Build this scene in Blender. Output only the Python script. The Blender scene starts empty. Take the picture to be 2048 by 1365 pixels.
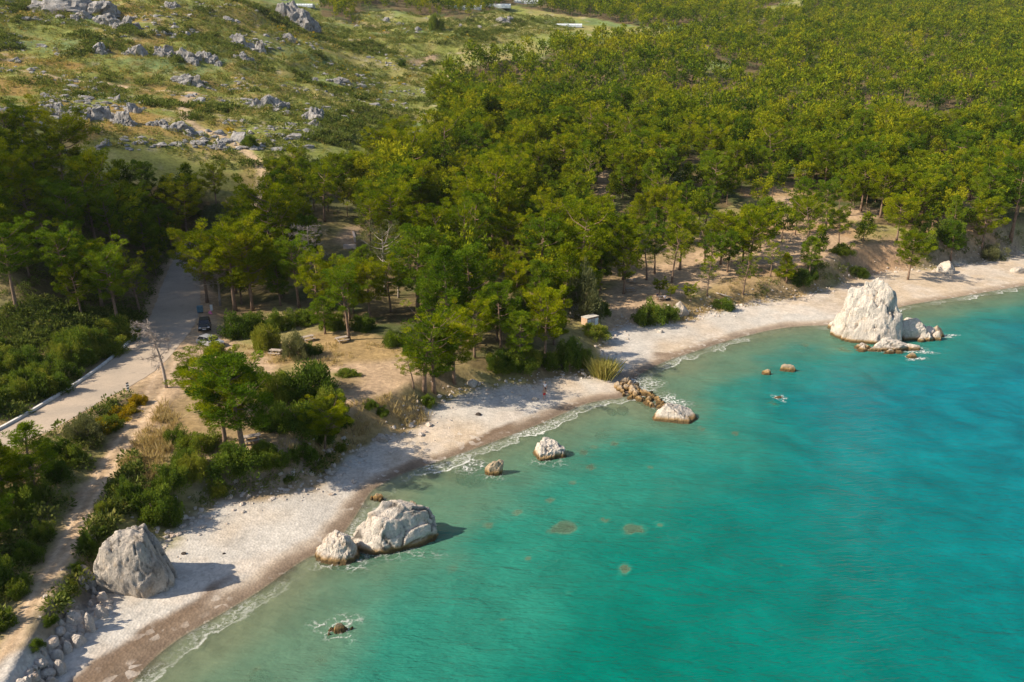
import bpy, bmesh, math, random
import numpy as np
from mathutils import Vector, Matrix, Quaternion

rng = np.random.default_rng(7)
random.seed(7)
scene = bpy.context.scene
COL = scene.collection

# ------------------------------------------------------------------ camera model (metres, Y = away from the viewer, Z = up, sea level 0)
CAM_H, PITCH, FPX, IW, IH = 40.0, math.radians(18.0), 1500.0, 2048.0, 1365.0
CP, SP = math.cos(PITCH), math.sin(PITCH)

def ray(px, py):
    u = (np.asarray(px, float) - IW / 2) / FPX
    v = (np.asarray(py, float) - IH / 2) / FPX
    return u, CP - v * SP, -SP - v * CP

def at_z(px, py, z=0.0):
    dx, dy, dz = ray(px, py)
    t = (z - CAM_H) / dz
    return np.stack([dx * t, dy * t, np.zeros_like(t) + z], -1)

def at_y(px, py, Y):
    dx, dy, dz = ray(px, py)
    t = Y / dy
    return np.stack([dx * t, np.zeros_like(t) + Y, CAM_H + dz * t], -1)

def project(P):
    P = np.asarray(P, float)
    x, y, z = P[..., 0], P[..., 1], P[..., 2] - CAM_H
    w = y * CP - z * SP
    return IW / 2 + FPX * x / w, IH / 2 - FPX * (y * SP + z * CP) / w, w

# ------------------------------------------------------------------ noise
def _hash(ix, iy, iz, seed):
    h = (ix.astype(np.int64) * 374761393 + iy.astype(np.int64) * 668265263 + iz.astype(np.int64) * 1440662683 + seed * 974634787) & 0xffffffff
    h = ((h ^ (h >> 13)) * 1274126177) & 0xffffffff
    h = ((h ^ (h >> 16)) * 2246822519) & 0xffffffff
    return ((h ^ (h >> 15)) & 0xffffff) / float(0xffffff)

def vnoise(p, seed=0):
    p = np.asarray(p, float)
    i = np.floor(p)
    f = p - i
    f = f * f * f * (f * (f * 6 - 15) + 10)
    i = i.astype(np.int64)
    out = 0.0
    for dx in (0, 1):
        wx = f[:, 0] if dx else 1 - f[:, 0]
        for dy in (0, 1):
            wy = f[:, 1] if dy else 1 - f[:, 1]
            for dz in (0, 1):
                wz = f[:, 2] if dz else 1 - f[:, 2]
                out = out + wx * wy * wz * _hash(i[:, 0] + dx, i[:, 1] + dy, i[:, 2] + dz, seed)
    return out * 2 - 1

def fbm(p, octv=4, seed=0, gain=0.5, lac=2.03):
    p = np.asarray(p, float)
    a, s, tot = 1.0, 0.0, 0.0
    for o in range(octv):
        s = s + a * vnoise(p, seed + o * 17)
        tot += a
        a *= gain
        p = p * lac + 11.3
    return s / tot

def fbm2(x, y, scale, octv=4, seed=0):
    return fbm(np.stack([x / scale, y / scale, np.zeros_like(x) + seed * 3.7], -1), octv, seed)

def sstep(a, b, x):
    t = np.clip((x - a) / (b - a), 0, 1)
    return t * t * (3 - 2 * t)

# ------------------------------------------------------------------ polylines and polygons in plan
def seg_dist(x, y, pl):
    """distance to a polyline, and the arc position of the nearest point"""
    best = np.full(x.shape, 1e9)
    arc = np.zeros(x.shape)
    acc = 0.0
    for (ax, ay), (bx, by) in zip(pl[:-1], pl[1:]):
        ex, ey = bx - ax, by - ay
        L2 = ex * ex + ey * ey + 1e-9
        t = np.clip(((x - ax) * ex + (y - ay) * ey) / L2, 0, 1)
        d = np.hypot(x - ax - t * ex, y - ay - t * ey)
        m = d < best
        best = np.where(m, d, best)
        arc = np.where(m, acc + t * math.sqrt(L2), arc)
        acc += math.sqrt(L2)
    return best, arc

def inside(x, y, poly):
    c = np.zeros(np.shape(x), bool)
    n = len(poly)
    for i in range(n):
        ax, ay = poly[i]
        bx, by = poly[(i + 1) % n]
        if ay == by:
            continue
        m = ((ay > y) != (by > y)) & (x < (bx - ax) * (y - ay) / (by - ay) + ax)
        c ^= m
    return c

def smooth_line(pl, n=6):
    pl = np.asarray(pl, float)
    P = np.vstack([2 * pl[0] - pl[1], pl, 2 * pl[-1] - pl[-2]])
    out = []
    for i in range(1, len(P) - 2):
        p0, p1, p2, p3 = P[i - 1], P[i], P[i + 1], P[i + 2]
        for k in range(n):
            t = k / n
            out.append(0.5 * ((2 * p1) + (-p0 + p2) * t + (2 * p0 - 5 * p1 + 4 * p2 - p3) * t * t + (-p0 + 3 * p1 - 3 * p2 + p3) * t ** 3))
    out.append(P[-2])
    return np.array(out)

# ------------------------------------------------------------------ object helpers
def link(o, parent=None):
    COL.objects.link(o)
    if parent is not None:
        o.parent = parent
    return o

def mesh_np(name, V, faces, smooth=False, mats=()):
    """faces: one (n,k) index array or a list of them"""
    if isinstance(faces, np.ndarray):
        faces = [faces]
    me = bpy.data.meshes.new(name)
    V = np.ascontiguousarray(V, np.float32)
    me.vertices.add(len(V))
    me.vertices.foreach_set('co', V.ravel())
    loops = np.concatenate([f.ravel() for f in faces]).astype(np.int32)
    tot = np.concatenate([np.full(len(f), f.shape[1], np.int32) for f in faces])
    start = np.concatenate([[0], np.cumsum(tot)[:-1]]).astype(np.int32)
    me.loops.add(len(loops))
    me.loops.foreach_set('vertex_index', loops)
    me.polygons.add(len(tot))
    me.polygons.foreach_set('loop_start', start)
    me.update(calc_edges=True)
    me.polygons.foreach_set('use_smooth', np.full(len(tot), bool(smooth)))
    for m in mats:
        me.materials.append(m)
    return me

def attr(me, name, vals):
    vals = np.asarray(vals, np.float32)
    if vals.ndim == 2:
        a = me.attributes.new(name, 'FLOAT_COLOR', 'POINT')
        c = np.ones((len(vals), 4), np.float32)
        c[:, :3] = vals
        a.data.foreach_set('color', c.ravel())
    else:
        a = me.attributes.new(name, 'FLOAT', 'POINT')
        a.data.foreach_set('value', vals)

def obj(name, me, parent=None, loc=None, rot=None, scale=None):
    o = bpy.data.objects.new(name, me)
    link(o, parent)
    if loc is not None: o.location = loc
    if rot is not None: o.rotation_euler = rot
    if scale is not None: o.scale = scale
    return o

def tag(o, label=None, cat=None, group=None, kind=None):
    if label: o['label'] = label
    if cat: o['category'] = cat
    if group: o['group'] = group
    if kind: o['kind'] = kind
    return o

def thing(name, label, cat, loc=(0, 0, 0), rotz=0.0, group=None, scale=None):
    o = bpy.data.objects.new(name, None)
    o.empty_display_size = 0.3
    link(o)
    o.location = loc
    o.rotation_euler = (0, 0, rotz)
    if scale is not None: o.scale = scale
    return tag(o, label, cat, group)

def dup_tree(root, loc, rotz=0.0, scale=None, label=None, group=None):
    r = root.copy()
    COL.objects.link(r)
    r.location = loc
    r.rotation_euler = (0, 0, rotz)
    if scale is not None: r.scale = scale
    if label: r['label'] = label
    if group: r['group'] = group
    for ch in list(root.children):
        c = ch.copy(); COL.objects.link(c); c.parent = r
        for g in list(ch.children):
            d = g.copy(); COL.objects.link(d); d.parent = c
    return r

class MB:
    """collects boxes, tubes and prisms and links them as one mesh object"""
    def __init__(self): self.V, self.F = [], []
    def add(self, V, F):
        n = len(self.V)
        self.V += [tuple(v) for v in V]
        self.F += [tuple(i + n for i in f) for f in F]
        return self
    def box(self, c, s, rz=0.0, taper=1.0, rx=0.0):
        V = []
        R = Matrix.Rotation(rz, 3, 'Z') @ Matrix.Rotation(rx, 3, 'X')
        for z in (-1, 1):
            k = 1.0 if z < 0 else taper
            for x, y in ((-1, -1), (1, -1), (1, 1), (-1, 1)):
                v = R @ Vector((x * s[0] / 2 * k, y * s[1] / 2 * k, z * s[2] / 2))
                V.append((v.x + c[0], v.y + c[1], v.z + c[2]))
        return self.add(V, [(3, 2, 1, 0), (4, 5, 6, 7), (0, 1, 5, 4), (1, 2, 6, 5), (2, 3, 7, 6), (3, 0, 4, 7)])
    def tube(self, pts, radii, n=6, cap=True):
        pts = [Vector(p) for p in pts]
        if not hasattr(radii, '__len__'): radii = [radii] * len(pts)
        V, F = [], []
        prev = None
        for i, p in enumerate(pts):
            d = (pts[min(i + 1, len(pts) - 1)] - pts[max(i - 1, 0)])
            d = d.normalized() if d.length > 1e-6 else Vector((0, 0, 1))
            a = prev if prev is not None else (Vector((1, 0, 0)) if abs(d.x) < 0.9 else Vector((0, 1, 0)))
            a = (a - d * a.dot(d)).normalized()
            b = d.cross(a)
            prev = a
            for k in range(n):
                t = 2 * math.pi * k / n
                V.append(p + (a * math.cos(t) + b * math.sin(t)) * radii[i])
        for i in range(len(pts) - 1):
            for k in range(n):
                F.append((i * n + k, i * n + (k + 1) % n, (i + 1) * n + (k + 1) % n, (i + 1) * n + k))
        if cap:
            F.append(tuple(range(n))[::-1])
            F.append(tuple((len(pts) - 1) * n + k for k in range(n)))
        return self.add(V, F)
    def prism(self, poly, x0, x1):
        """poly in (y,z) extruded along x"""
        n = len(poly)
        V = [(x0, y, z) for y, z in poly] + [(x1, y, z) for y, z in poly]
        F = [tuple(range(n)), tuple(range(2 * n - 1, n - 1, -1))]
        F += [(i, i + n, (i + 1) % n + n, (i + 1) % n) for i in range(n)]
        return self.add(V, F)
    def mesh(self, name, mat, bevel=0.0, smooth=False):
        me = bpy.data.meshes.new(name)
        me.from_pydata(self.V, [], self.F)
        if bevel:
            bm = bmesh.new(); bm.from_mesh(me)
            bmesh.ops.recalc_face_normals(bm, faces=bm.faces)
            bmesh.ops.bevel(bm, geom=bm.edges[:], offset=bevel, segments=2, affect='EDGES', clamp_overlap=True)
            bm.to_mesh(me); bm.free()
        else:
            bm = bmesh.new(); bm.from_mesh(me)
            bmesh.ops.recalc_face_normals(bm, faces=bm.faces)
            bm.to_mesh(me); bm.free()
        me.polygons.foreach_set('use_smooth', np.full(len(me.polygons), bool(smooth)))
        me.materials.append(mat)
        return me
    def build(self, name, mat, parent=None, bevel=0.0, smooth=False, loc=None, rot=None):
        return obj(name, self.mesh(name, mat, bevel, smooth), parent, loc, rot)

# ------------------------------------------------------------------ material helpers
def new_mat(name):
    m = bpy.data.materials.new(name)
    m.use_nodes = True
    nt = m.node_tree
    nt.nodes.clear()
    out = nt.nodes.new('ShaderNodeOutputMaterial')
    return m, nt, out

def N(nt, t, **kw):
    n = nt.nodes.new(t)
    for k, v in kw.items():
        if k.startswith('i_'):
            n.inputs[k[2:].replace('_', ' ')].default_value = v
        else:
            setattr(n, k, v)
    return n

def L(nt, a, b): nt.links.new(a, b)

def mathn(nt, op, a, b=None, c=None, clamp=False):
    n = nt.nodes.new('ShaderNodeMath'); n.operation = op; n.use_clamp = clamp
    for i, s in enumerate((a, b, c)):
        if s is None: continue
        if isinstance(s, (int, float)): n.inputs[i].default_value = s
        else: nt.links.new(s, n.inputs[i])
    return n.outputs[0]

def mixc(nt, fac, a, b, blend='MIX'):
    n = nt.nodes.new('ShaderNodeMix'); n.data_type = 'RGBA'; n.blend_type = blend
    for sock, s in ((n.inputs[0], fac), (n.inputs[6], a), (n.inputs[7], b)):
        if isinstance(s, (int, float)): sock.default_value = s
        elif isinstance(s, (tuple, list)): sock.default_value = (*s, 1.0)
        else: nt.links.new(s, sock)
    return n.outputs[2]

def maprange(nt, v, a, b, c=0.0, d=1.0, smooth=False):
    n = nt.nodes.new('ShaderNodeMapRange')
    if smooth: n.interpolation_type = 'SMOOTHSTEP'
    nt.links.new(v, n.inputs[0])
    for i, x in zip((1, 2, 3, 4), (a, b, c, d)): n.inputs[i].default_value = x
    return n.outputs[0]

def noise(nt, vec, scale, detail=4, rough=0.55, dist=0.0):
    n = nt.nodes.new('ShaderNodeTexNoise')
    n.inputs['Scale'].default_value = scale; n.inputs['Detail'].default_value = detail
    n.inputs['Roughness'].default_value = rough; n.inputs['Distortion'].default_value = dist
    if vec is not None: nt.links.new(vec, n.inputs['Vector'])
    return n

def world_pos(nt):
    return nt.nodes.new('ShaderNodeNewGeometry').outputs['Position']

def bump(nt, h, strength, dist, normal=None):
    n = nt.nodes.new('ShaderNodeBump')
    n.inputs['Strength'].default_value = strength; n.inputs['Distance'].default_value = dist
    nt.links.new(h, n.inputs['Height'])
    if normal is not None: nt.links.new(normal, n.inputs['Normal'])
    return n.outputs[0]

def simple_mat(name, col, rough=0.6, metal=0.0, var=0.15, scale=6.0, spec=0.3):
    m, nt, out = new_mat(name)
    p = N(nt, 'ShaderNodeBsdfPrincipled')
    tc = nt.nodes.new('ShaderNodeTexCoord')
    n = noise(nt, tc.outputs['Object'], scale, 4)
    dark = tuple(c * (1 - var) for c in col); lite = tuple(min(1, c * (1 + var)) for c in col)
    L(nt, mixc(nt, maprange(nt, n.outputs['Fac'], .3, .7), dark, lite), p.inputs['Base Color'])
    p.inputs['Roughness'].default_value = rough; p.inputs['Metallic'].default_value = metal
    p.inputs['Specular IOR Level'].default_value = spec
    L(nt, p.outputs[0], out.inputs[0])
    return m

ORD = ['nearest', 'second', 'third', 'fourth', 'fifth', 'sixth', 'seventh', 'eighth', 'ninth', 'tenth', 'eleventh', 'twelfth', 'thirteenth', 'fourteenth', 'fifteenth', 'sixteenth', 'seventeenth', 'eighteenth', 'nineteenth', 'twentieth']
def where_labels(items, marks):
    """items: (x, y, description) in the photograph; each gets its own label, told by the nearest thing one can find there and its place in the row going out from it"""
    groups = {}
    for k, (px, py, desc) in enumerate(items):
        r, x, y, n = min((math.hypot(px - x, (py - y) * 1.6), x, y, n) for x, y, n in marks)
        dx, dy = px - x, (py - y) * 1.6
        w = ('to the right of' if dx > 0 else 'to the left of') if abs(dx) > abs(dy) else ('below' if dy > 0 else 'above')
        groups.setdefault((w, n), []).append((r, k))
    out = [None] * len(items)
    for (w, n), L_ in groups.items():
        L_.sort()
        for j, (r, k) in enumerate(L_):
            out[k] = '%s, %s %s %s' % (items[k][2], ORD[j] if j < 20 else 'far', w, n)
    return out
# ------------------------------------------------------------------ the lie of the land
SHORE_PX = [(120, 1500), (200, 1425), (262, 1368), (300, 1325), (360, 1277), (440, 1230), (520, 1182), (575, 1142), (618, 1115), (660, 1098), (700, 1050),
            (738, 990), (758, 973), (800, 950), (860, 929), (930, 905), (985, 885), (1035, 866), (1085, 846), (1130, 826), (1170, 809),
            (1212, 800), (1240, 797), (1262, 785), (1270, 765), (1282, 748), (1330, 724), (1400, 700), (1470, 678), (1540, 661), (1600, 653), (1660, 651),
            (1720, 644), (1790, 618), (1830, 608), (1900, 597), (1970, 585), (2048, 572), (2150, 556), (2300, 535), (2500, 508)]
BACK_PX = [(-60, 1470), (20, 1370), (110, 1290), (185, 1195), (320, 1095), (370, 1045), (450, 1010), (560, 980), (640, 955), (690, 905), (740, 878), (830, 848),
           (880, 812), (930, 788), (1000, 772), (1060, 768), (1110, 748), (1180, 742), (1205, 705), (1240, 655), (1290, 650), (1345, 645), (1400, 628), (1440, 622),
           (1480, 610), (1560, 600), (1620, 590), (1680, 570), (1750, 547), (1830, 543), (1900, 535), (1980, 520), (2048, 508), (2150, 495), (2300, 478), (2500, 455)]
s = np.array(SHORE_PX, float)
shore_w = smooth_line(at_z(s[:, 0], s[:, 1], 0.0)[:, :2], 3)
shore_w = np.vstack([[-70, 8], shore_w])
s = np.array(BACK_PX, float)
back_w = smooth_line(at_z(s[:, 0], s[:, 1], 1.3)[:, :2], 3)
back_w = np.vstack([[-85, 12], back_w])
FAR_CORNERS = np.array([[6000., shore_w[-1][1] + 60], [6000., 9000.], [-6000., 9000.], [-6000., 8.]])
land_poly = np.vstack([shore_w, FAR_CORNERS])
inland_poly = np.vstack([back_w, FAR_CORNERS])

def shore_sd(x, y):
    d, _ = seg_dist(x, y, shore_w)
    return np.where(inside(x, y, land_poly), d, -d)

def back_sd(x, y):
    d, _ = seg_dist(x, y, back_w)
    return np.where(inside(x, y, inland_poly), d, -d)

# control points of the ground: near ones by height, far ones by distance
CZ = [(0, 880, 6.5), (130, 800, 6), (265, 700, 5.5), (340, 580, 5), (350, 520, 5.3), (300, 780, 5.3), (200, 970, 4.2), (100, 1150, 3.2), (10, 1330, 2.8),
      (-150, 1365, 4), (-200, 1100, 5.5), (60, 1000, 5), (0, 760, 7.4), (100, 700, 7.4), (200, 650, 7.2), (0, 650, 9.5), (-200, 680, 10), (-200, 800, 6.5), (-500, 800, 6), (-500, 950, 6), (100, 560, 13), (0, 560, 15.5),
      (100, 450, 19), (250, 450, 14.5), (-400, 600, 14), (330, 470, 9),
      (600, 440, 14), (500, 550, 7), (450, 640, 5.2), (700, 640, 5.2), (700, 500, 10), (850, 600, 5.5), (1000, 650, 4.5), (1000, 500, 9), (1200, 600, 3.6),
      (1200, 480, 8), (1480, 560, 4.6), (1480, 480, 7.5), (1750, 480, 7.6), (2048, 440, 10), (2300, 430, 10), (2600, 400, 12),
      (380, 1000, 3.4), (480, 930, 4.0), (560, 880, 4.3), (680, 820, 4.5), (800, 790, 4.4), (850, 780, 4.2), (950, 740, 3.6), (1100, 700, 3.3), (1180, 690, 3.0),
      (1280, 600, 3.4), (1330, 603, 3.8), (1480, 585, 3.6), (1600, 555, 4.8), (1700, 515, 6.3), (1810, 505, 6.3), (1950, 480, 7), (600, 720, 5), (420, 760, 5.3)]
CY = [(100, 350, 160), (300, 350, 185), (0, 250, 190), (200, 250, 205), (350, 250, 215), (500, 350, 195), (400, 190, 265), (0, 100, 280), (200, 100, 300),
      (400, 100, 320), (-300, 300, 150), (-400, 100, 260), (0, 0, 350), (250, 0, 385), (480, 0, 405), (560, 60, 400), (640, 60, 480), (600, 15, 560),
      (620, 250, 235), (750, 200, 320), (750, 100, 430), (900, 60, 520), (800, 15, 600), (1000, 0, 720),
      (850, 400, 200), (850, 300, 240), (1000, 350, 225), (1000, 200, 350), (1000, 120, 440), (1200, 380, 205), (1250, 250, 300), (1250, 150, 420), (1250, 60, 600),
      (1500, 380, 215), (1500, 280, 290), (1500, 180, 400), (1500, 80, 560), (1500, 0, 850), (1750, 400, 212), (1750, 300, 285), (1750, 150, 440), (1750, 50, 680),
      (1750, 0, 880), (2048, 350, 245), (2048, 250, 320), (2048, 150, 450), (2048, 50, 700), (2048, 0, 900), (2300, 300, 300), (2300, 200, 400), (2300, 0, 950),
      (-300, -200, 600), (200, -200, 700), (600, -200, 1000), (1000, -200, 1250), (1500, -200, 1450), (2100, -200, 1500), (2500, -200, 1500)]
_c = np.array(CZ, float); _a = at_z(_c[:, 0], _c[:, 1], _c[:, 2])
_c = np.array(CY, float); _b = at_y(_c[:, 0], _c[:, 1], _c[:, 2])
CTRL = np.vstack([_a, _b, [(-150, 122, 26), (-170, 150, 34), (-215, 135, 36), (-140, 100, 13), (-200, 95, 16)]])

def _feat(x, y):
    y = np.maximum(y, 8.0)
    return np.stack([x / y, np.log(y)], -1)

def _tps_fit(P, z, lam):
    r = np.linalg.norm(P[:, None] - P[None], axis=-1)
    K = r * r * np.log(r + 1e-9) + lam * np.eye(len(P))
    Q = np.hstack([np.ones((len(P), 1)), P])
    A = np.block([[K, Q], [Q.T, np.zeros((3, 3))]])
    return np.linalg.solve(A, np.concatenate([z, np.zeros(3)]))

_PF = _feat(CTRL[:, 0], CTRL[:, 1])
# heights grow strongly with distance: fit the slope angle seen from a fixed low datum rather than raw metres
_W = _tps_fit(_PF, CTRL[:, 2] / np.maximum(CTRL[:, 1], 40.0), 0.002)

def land_h(x, y):
    shp = x.shape
    x = x.ravel(); y = y.ravel()
    out = np.empty(len(x))
    for i in range(0, len(x), 40000):
        f = _feat(x[i:i + 40000], y[i:i + 40000])
        r = np.linalg.norm(f[:, None] - _PF[None], axis=-1)
        out[i:i + 40000] = (r * r * np.log(r + 1e-9)) @ _W[:-3] + _W[-3] + f @ _W[-2:]
    return (out * np.maximum(y, 40.0)).reshape(shp)

def raw_h(x, y):
    x = np.asarray(x, float); y = np.asarray(y, float)
    sd = shore_sd(x, y); bd = back_sd(x, y)
    beach = np.minimum(0.11 * sd, 1.3 + 0.01 * sd)
    beach = beach + 0.10 * fbm2(x, y, 5.0, 3, 3) * sstep(0.5, 4, sd)
    rough = fbm2(x, y, 14.0, 4, 5) * (0.35 + 2.4 * sstep(160, 330, y)) + fbm2(x, y, 3.0, 3, 6) * 0.12
    rough = rough + fbm2(x, y, 60.0, 3, 8) * 5.0 * sstep(200, 420, y)
    land = np.maximum(land_h(x, y), 1.6) + rough
    w = sstep(0, 4.5, bd)
    h = beach * (1 - w) + np.maximum(land, 1.3) * w
    dep = -sd
    sea = -(0.13 * np.minimum(dep, 6) + 0.105 * np.clip(dep - 6, 0, 30) + 0.06 * np.clip(dep - 36, 0, 60)) + 0.25 * fbm2(x, y, 6.0, 3, 9) * sstep(1, 8, dep)
    return np.where(sd > 0, h, np.minimum(sea, -0.002))

# ---- the tarmac road: its own level profile, the ground is graded to it
ROAD_L = [(-130, 925), (0, 868), (70, 832), (130, 796), (200, 745), (265, 692), (302, 645), (322, 600), (336, 560), (348, 528), (375, 490), (405, 462)]
ROAD_R = [(-130, 985), (0, 893), (59, 874), (114, 848), (170, 817), (229, 790), (290, 752), (345, 700), (378, 655), (388, 612), (388, 572), (382, 540), (402, 500), (425, 468)]
ROAD_Z = 6.0
_l = np.array(ROAD_L, float); _r = np.array(ROAD_R, float)

def _drape0(px, py, f):
    """ray against a height function"""
    px = np.atleast_1d(np.asarray(px, float)); py = np.atleast_1d(np.asarray(py, float))
    dx, dy, dz = ray(px, py)
    lo = np.full(px.shape, 30.0); hit = np.zeros(px.shape, bool); hi = np.full(px.shape, 30.0)
    t = 30.0
    while t < 1700 and not hit.all():
        t2 = t * 1.02
        z = CAM_H + dz * t2 - f(dx * t2, dy * t2)
        new = (z < 0) & ~hit
        lo[new] = t; hi[new] = t2; hit |= new
        t = t2
    hi[~hit] = 1700; lo[~hit] = 1690
    for _ in range(14):
        m = (lo + hi) / 2
        z = CAM_H + dz * m - f(dx * m, dy * m)
        lo = np.where(z > 0, m, lo); hi = np.where(z > 0, hi, m)
    t = (lo + hi) / 2
    return np.stack([dx * t, dy * t, f(dx * t, dy * t)], -1)

def _smooth_h(x, y): return np.maximum(land_h(np.asarray(x, float), np.asarray(y, float)), 1.0)
_L3 = smooth_line(_drape0(_l[:, 0], _l[:, 1], _smooth_h), 8)
_R3 = smooth_line(_drape0(_r[:, 0], _r[:, 1], _smooth_h), 8)

def _resample(pl, n):
    d = np.concatenate([[0], np.cumsum(np.linalg.norm(np.diff(pl[:, :2], axis=0), axis=1))])
    t = np.linspace(0, d[-1], n)
    return np.stack([np.interp(t, d, pl[:, k]) for k in range(pl.shape[1])], -1)

NR = 90
_L3, _R3 = _resample(_L3, NR), _resample(_R3, NR)
ROADC = (_L3 + _R3) / 2
_k = np.ones(15) / 15
ROADC[:, 2] = np.convolve(np.pad(ROADC[:, 2], 7, 'edge'), _k, 'valid')
ROADW = np.linalg.norm(_L3[:, :2] - _R3[:, :2], axis=1) / 2
_arc = np.concatenate([[0], np.cumsum(np.linalg.norm(np.diff(ROADC[:, :2], axis=0), axis=1))])

def road_info(x, y):
    d, a = seg_dist(x, y, ROADC[:, :2])
    return d, np.interp(a, _arc, ROADC[:, 2]), np.interp(a, _arc, ROADW)

# ---- the dirt track
TRK_L = [(330, 715), (300, 765), (272, 810), (238, 862), (205, 912), (168, 970), (140, 1022), (108, 1085), (70, 1150), (30, 1218), (-20, 1305), (-70, 1400)]
TRK_R = [(352, 728), (338, 775), (312, 822), (280, 868), (250, 918), (218, 972), (190, 1025), (165, 1080), (128, 1150), (82, 1235), (36, 1320), (-5, 1400)]
_l = np.array(TRK_L, float); _r = np.array(TRK_R, float)
_TL = _resample(smooth_line(_drape0(_l[:, 0], _l[:, 1], _smooth_h), 6), 80)
_TR = _resample(smooth_line(_drape0(_r[:, 0], _r[:, 1], _smooth_h), 6), 80)
TRKC = (_TL + _TR) / 2
TRKW = np.linalg.norm(_TL[:, :2] - _TR[:, :2], axis=1) / 2 * .86
_arct = np.concatenate([[0], np.cumsum(np.linalg.norm(np.diff(TRKC[:, :2], axis=0), axis=1))])

def track_info(x, y):
    d, a = seg_dist(x, y, TRKC[:, :2])
    return d, np.interp(a, _arct, TRKC[:, 2]), np.interp(a, _arct, TRKW)

def H(x, y):
    x = np.asarray(x, float); y = np.asarray(y, float)
    h = raw_h(x, y)
    m = (x < 0) & (y < 220)
    if m.any():
        xs, ys, hs = x[m], y[m], h[m]
        d, z, w = track_info(xs, ys)
        k = 1 - sstep(w, w + 2.0, d)
        hs = hs * (1 - k) + z * k
        d, z, w = road_info(xs, ys)
        k = 1 - sstep(w + 1.0, w + 4.0, d)
        hs = hs * (1 - k) + z * k
        h[m] = hs
    return h

NYG, NXG = 820, 640
_y = np.exp(np.linspace(math.log(20.0), math.log(1650.0), NYG))
_s = np.linspace(-1.75, 1.45, NXG)
GX = (_y[:, None] * _s[None]).ravel(); GY = np.repeat(_y, NXG)
GZ = H(GX, GY)
GZ0 = GZ.copy()
_ly0, _ly1 = math.log(20.0), math.log(1650.0)
def HF(x, y):
    """the ground height read back from the grid"""
    x = np.asarray(x, float); y = np.asarray(y, float)
    yy = np.maximum(y, 20.0)
    v = np.clip((np.log(yy) - _ly0) / (_ly1 - _ly0) * (NYG - 1), 0, NYG - 1.001)
    u = np.clip((x / yy + 1.75) / 3.2 * (NXG - 1), 0, NXG - 1.001)
    i = v.astype(int); j = u.astype(int); fv = v - i; fu = u - j
    g = GZ0.reshape(NYG, NXG)
    return (g[i, j] * (1 - fu) + g[i, j + 1] * fu) * (1 - fv) + (g[i + 1, j] * (1 - fu) + g[i + 1, j + 1] * fu) * fv

SD = shore_sd(GX, GY); BD = back_sd(GX, GY)
dT, _, wT = track_info(GX, GY); dR, _, wR = road_info(GX, GY)
GZ = GZ - 0.22 * sstep(-.5, -1.1, dR - wR)      # dug out under the tarmac slab

def drape(px, py):
    r = _drape0(px, py, HF)
    return r

def poly_w(px_poly):
    a = np.array(px_poly, float)
    return drape(a[:, 0], a[:, 1])[:, :2]

def ground(px, py):
    p = drape([px], [py])[0]
    return Vector((float(p[0]), float(p[1]), float(p[2])))

def hz(x, y):
    return float(HF(np.array([float(x)]), np.array([float(y)]))[0])

def mpp(y, z):
    """metres per photograph pixel at a point"""
    return (y * CP - (z - CAM_H) * SP) / FPX

# ------------------------------------------------------------------ ground zones, traced and laid on the ground
DIRT = [[(255, 800), (310, 735), (350, 705), (385, 660), (392, 560), (408, 560), (440, 600), (442, 665), (475, 690), (405, 740), (352, 800), (320, 860), (270, 860)],
        [(590, 745), (660, 735), (740, 725), (810, 712), (870, 745), (890, 770), (850, 788), (760, 792), (720, 803), (672, 832), (640, 830), (700, 790), (735, 760), (690, 742)],
        [(405, 918), (450, 893), (520, 893), (580, 876), (610, 900), (560, 915), (500, 922)],
        [(1195, 705), (1205, 650), (1208, 600), (1225, 570), (1270, 545), (1400, 500), (1480, 492), (1560, 482), (1640, 500), (1500, 540), (1440, 558), (1400, 585), (1300, 615), (1285, 650), (1240, 705)],
        [(660, 478), (690, 455), (722, 452), (716, 490), (690, 500)],
        [(1530, 398), (1620, 393), (1650, 442), (1600, 452), (1548, 440)], [(1680, 412), (1765, 418), (1745, 442), (1690, 440)], [(1880, 392), (1960, 392), (1985, 412), (1905, 418)],
        [(1460, 500), (1560, 465), (1660, 470), (1720, 480), (1660, 530), (1560, 540)],
        [(1192, 345), (1216, 340), (1224, 392), (1200, 388)], [(940, 425), (985, 440), (1000, 470), (960, 460)], [(500, 700), (520, 690), (560, 735), (540, 760), (490, 745)],
        [(725, 45), (760, 55), (785, 68), (760, 68), (730, 58)], [(815, 120), (875, 108), (880, 118), (820, 132)]]
RED = [[(1430, 505), (1500, 455), (1570, 440), (1720, 448), (1710, 495), (1640, 535), (1540, 550), (1480, 560)], [(1690, 560), (1700, 490), (1800, 485), (1850, 520), (1820, 545)], [(1800, 415), (1905, 418), (1990, 470), (1950, 490), (1840, 470)], [(1530, 370), (1600, 365), (1640, 392), (1540, 398)], [(300, 570), (335, 560), (320, 600), (300, 620)],
       [(395, 590), (430, 590), (435, 640), (395, 640)], [(1480, 380), (1560, 370), (1560, 395), (1490, 395)]]
STRAW = [[(630, 850), (700, 812), (780, 790), (862, 800), (855, 842), (740, 882), (690, 908), (640, 945), (560, 960), (540, 900)],
         [(235, 945), (330, 805), (360, 850), (352, 900), (290, 1000), (240, 990)],
         [(1330, 640), (1380, 600), (1440, 565), (1530, 555), (1650, 560), (1600, 598), (1480, 618), (1400, 640)],
         [(480, 690), (560, 690), (640, 668), (720, 672), (800, 700), (740, 728), (660, 737), (590, 727), (510, 745)],
         [(520, 1000), (560, 972), (600, 980), (560, 1010)]]
SCREE = [[(30, 1365), (110, 1210), (170, 1130), (220, 1190), (130, 1320)], [(400, 985), (560, 930), (650, 930), (640, 960), (560, 985), (440, 1015)],
         [(1690, 560), (1680, 500), (1790, 490), (1830, 540)], [(1850, 530), (1850, 500), (2048, 470), (2060, 510), (1900, 536)]]
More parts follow.
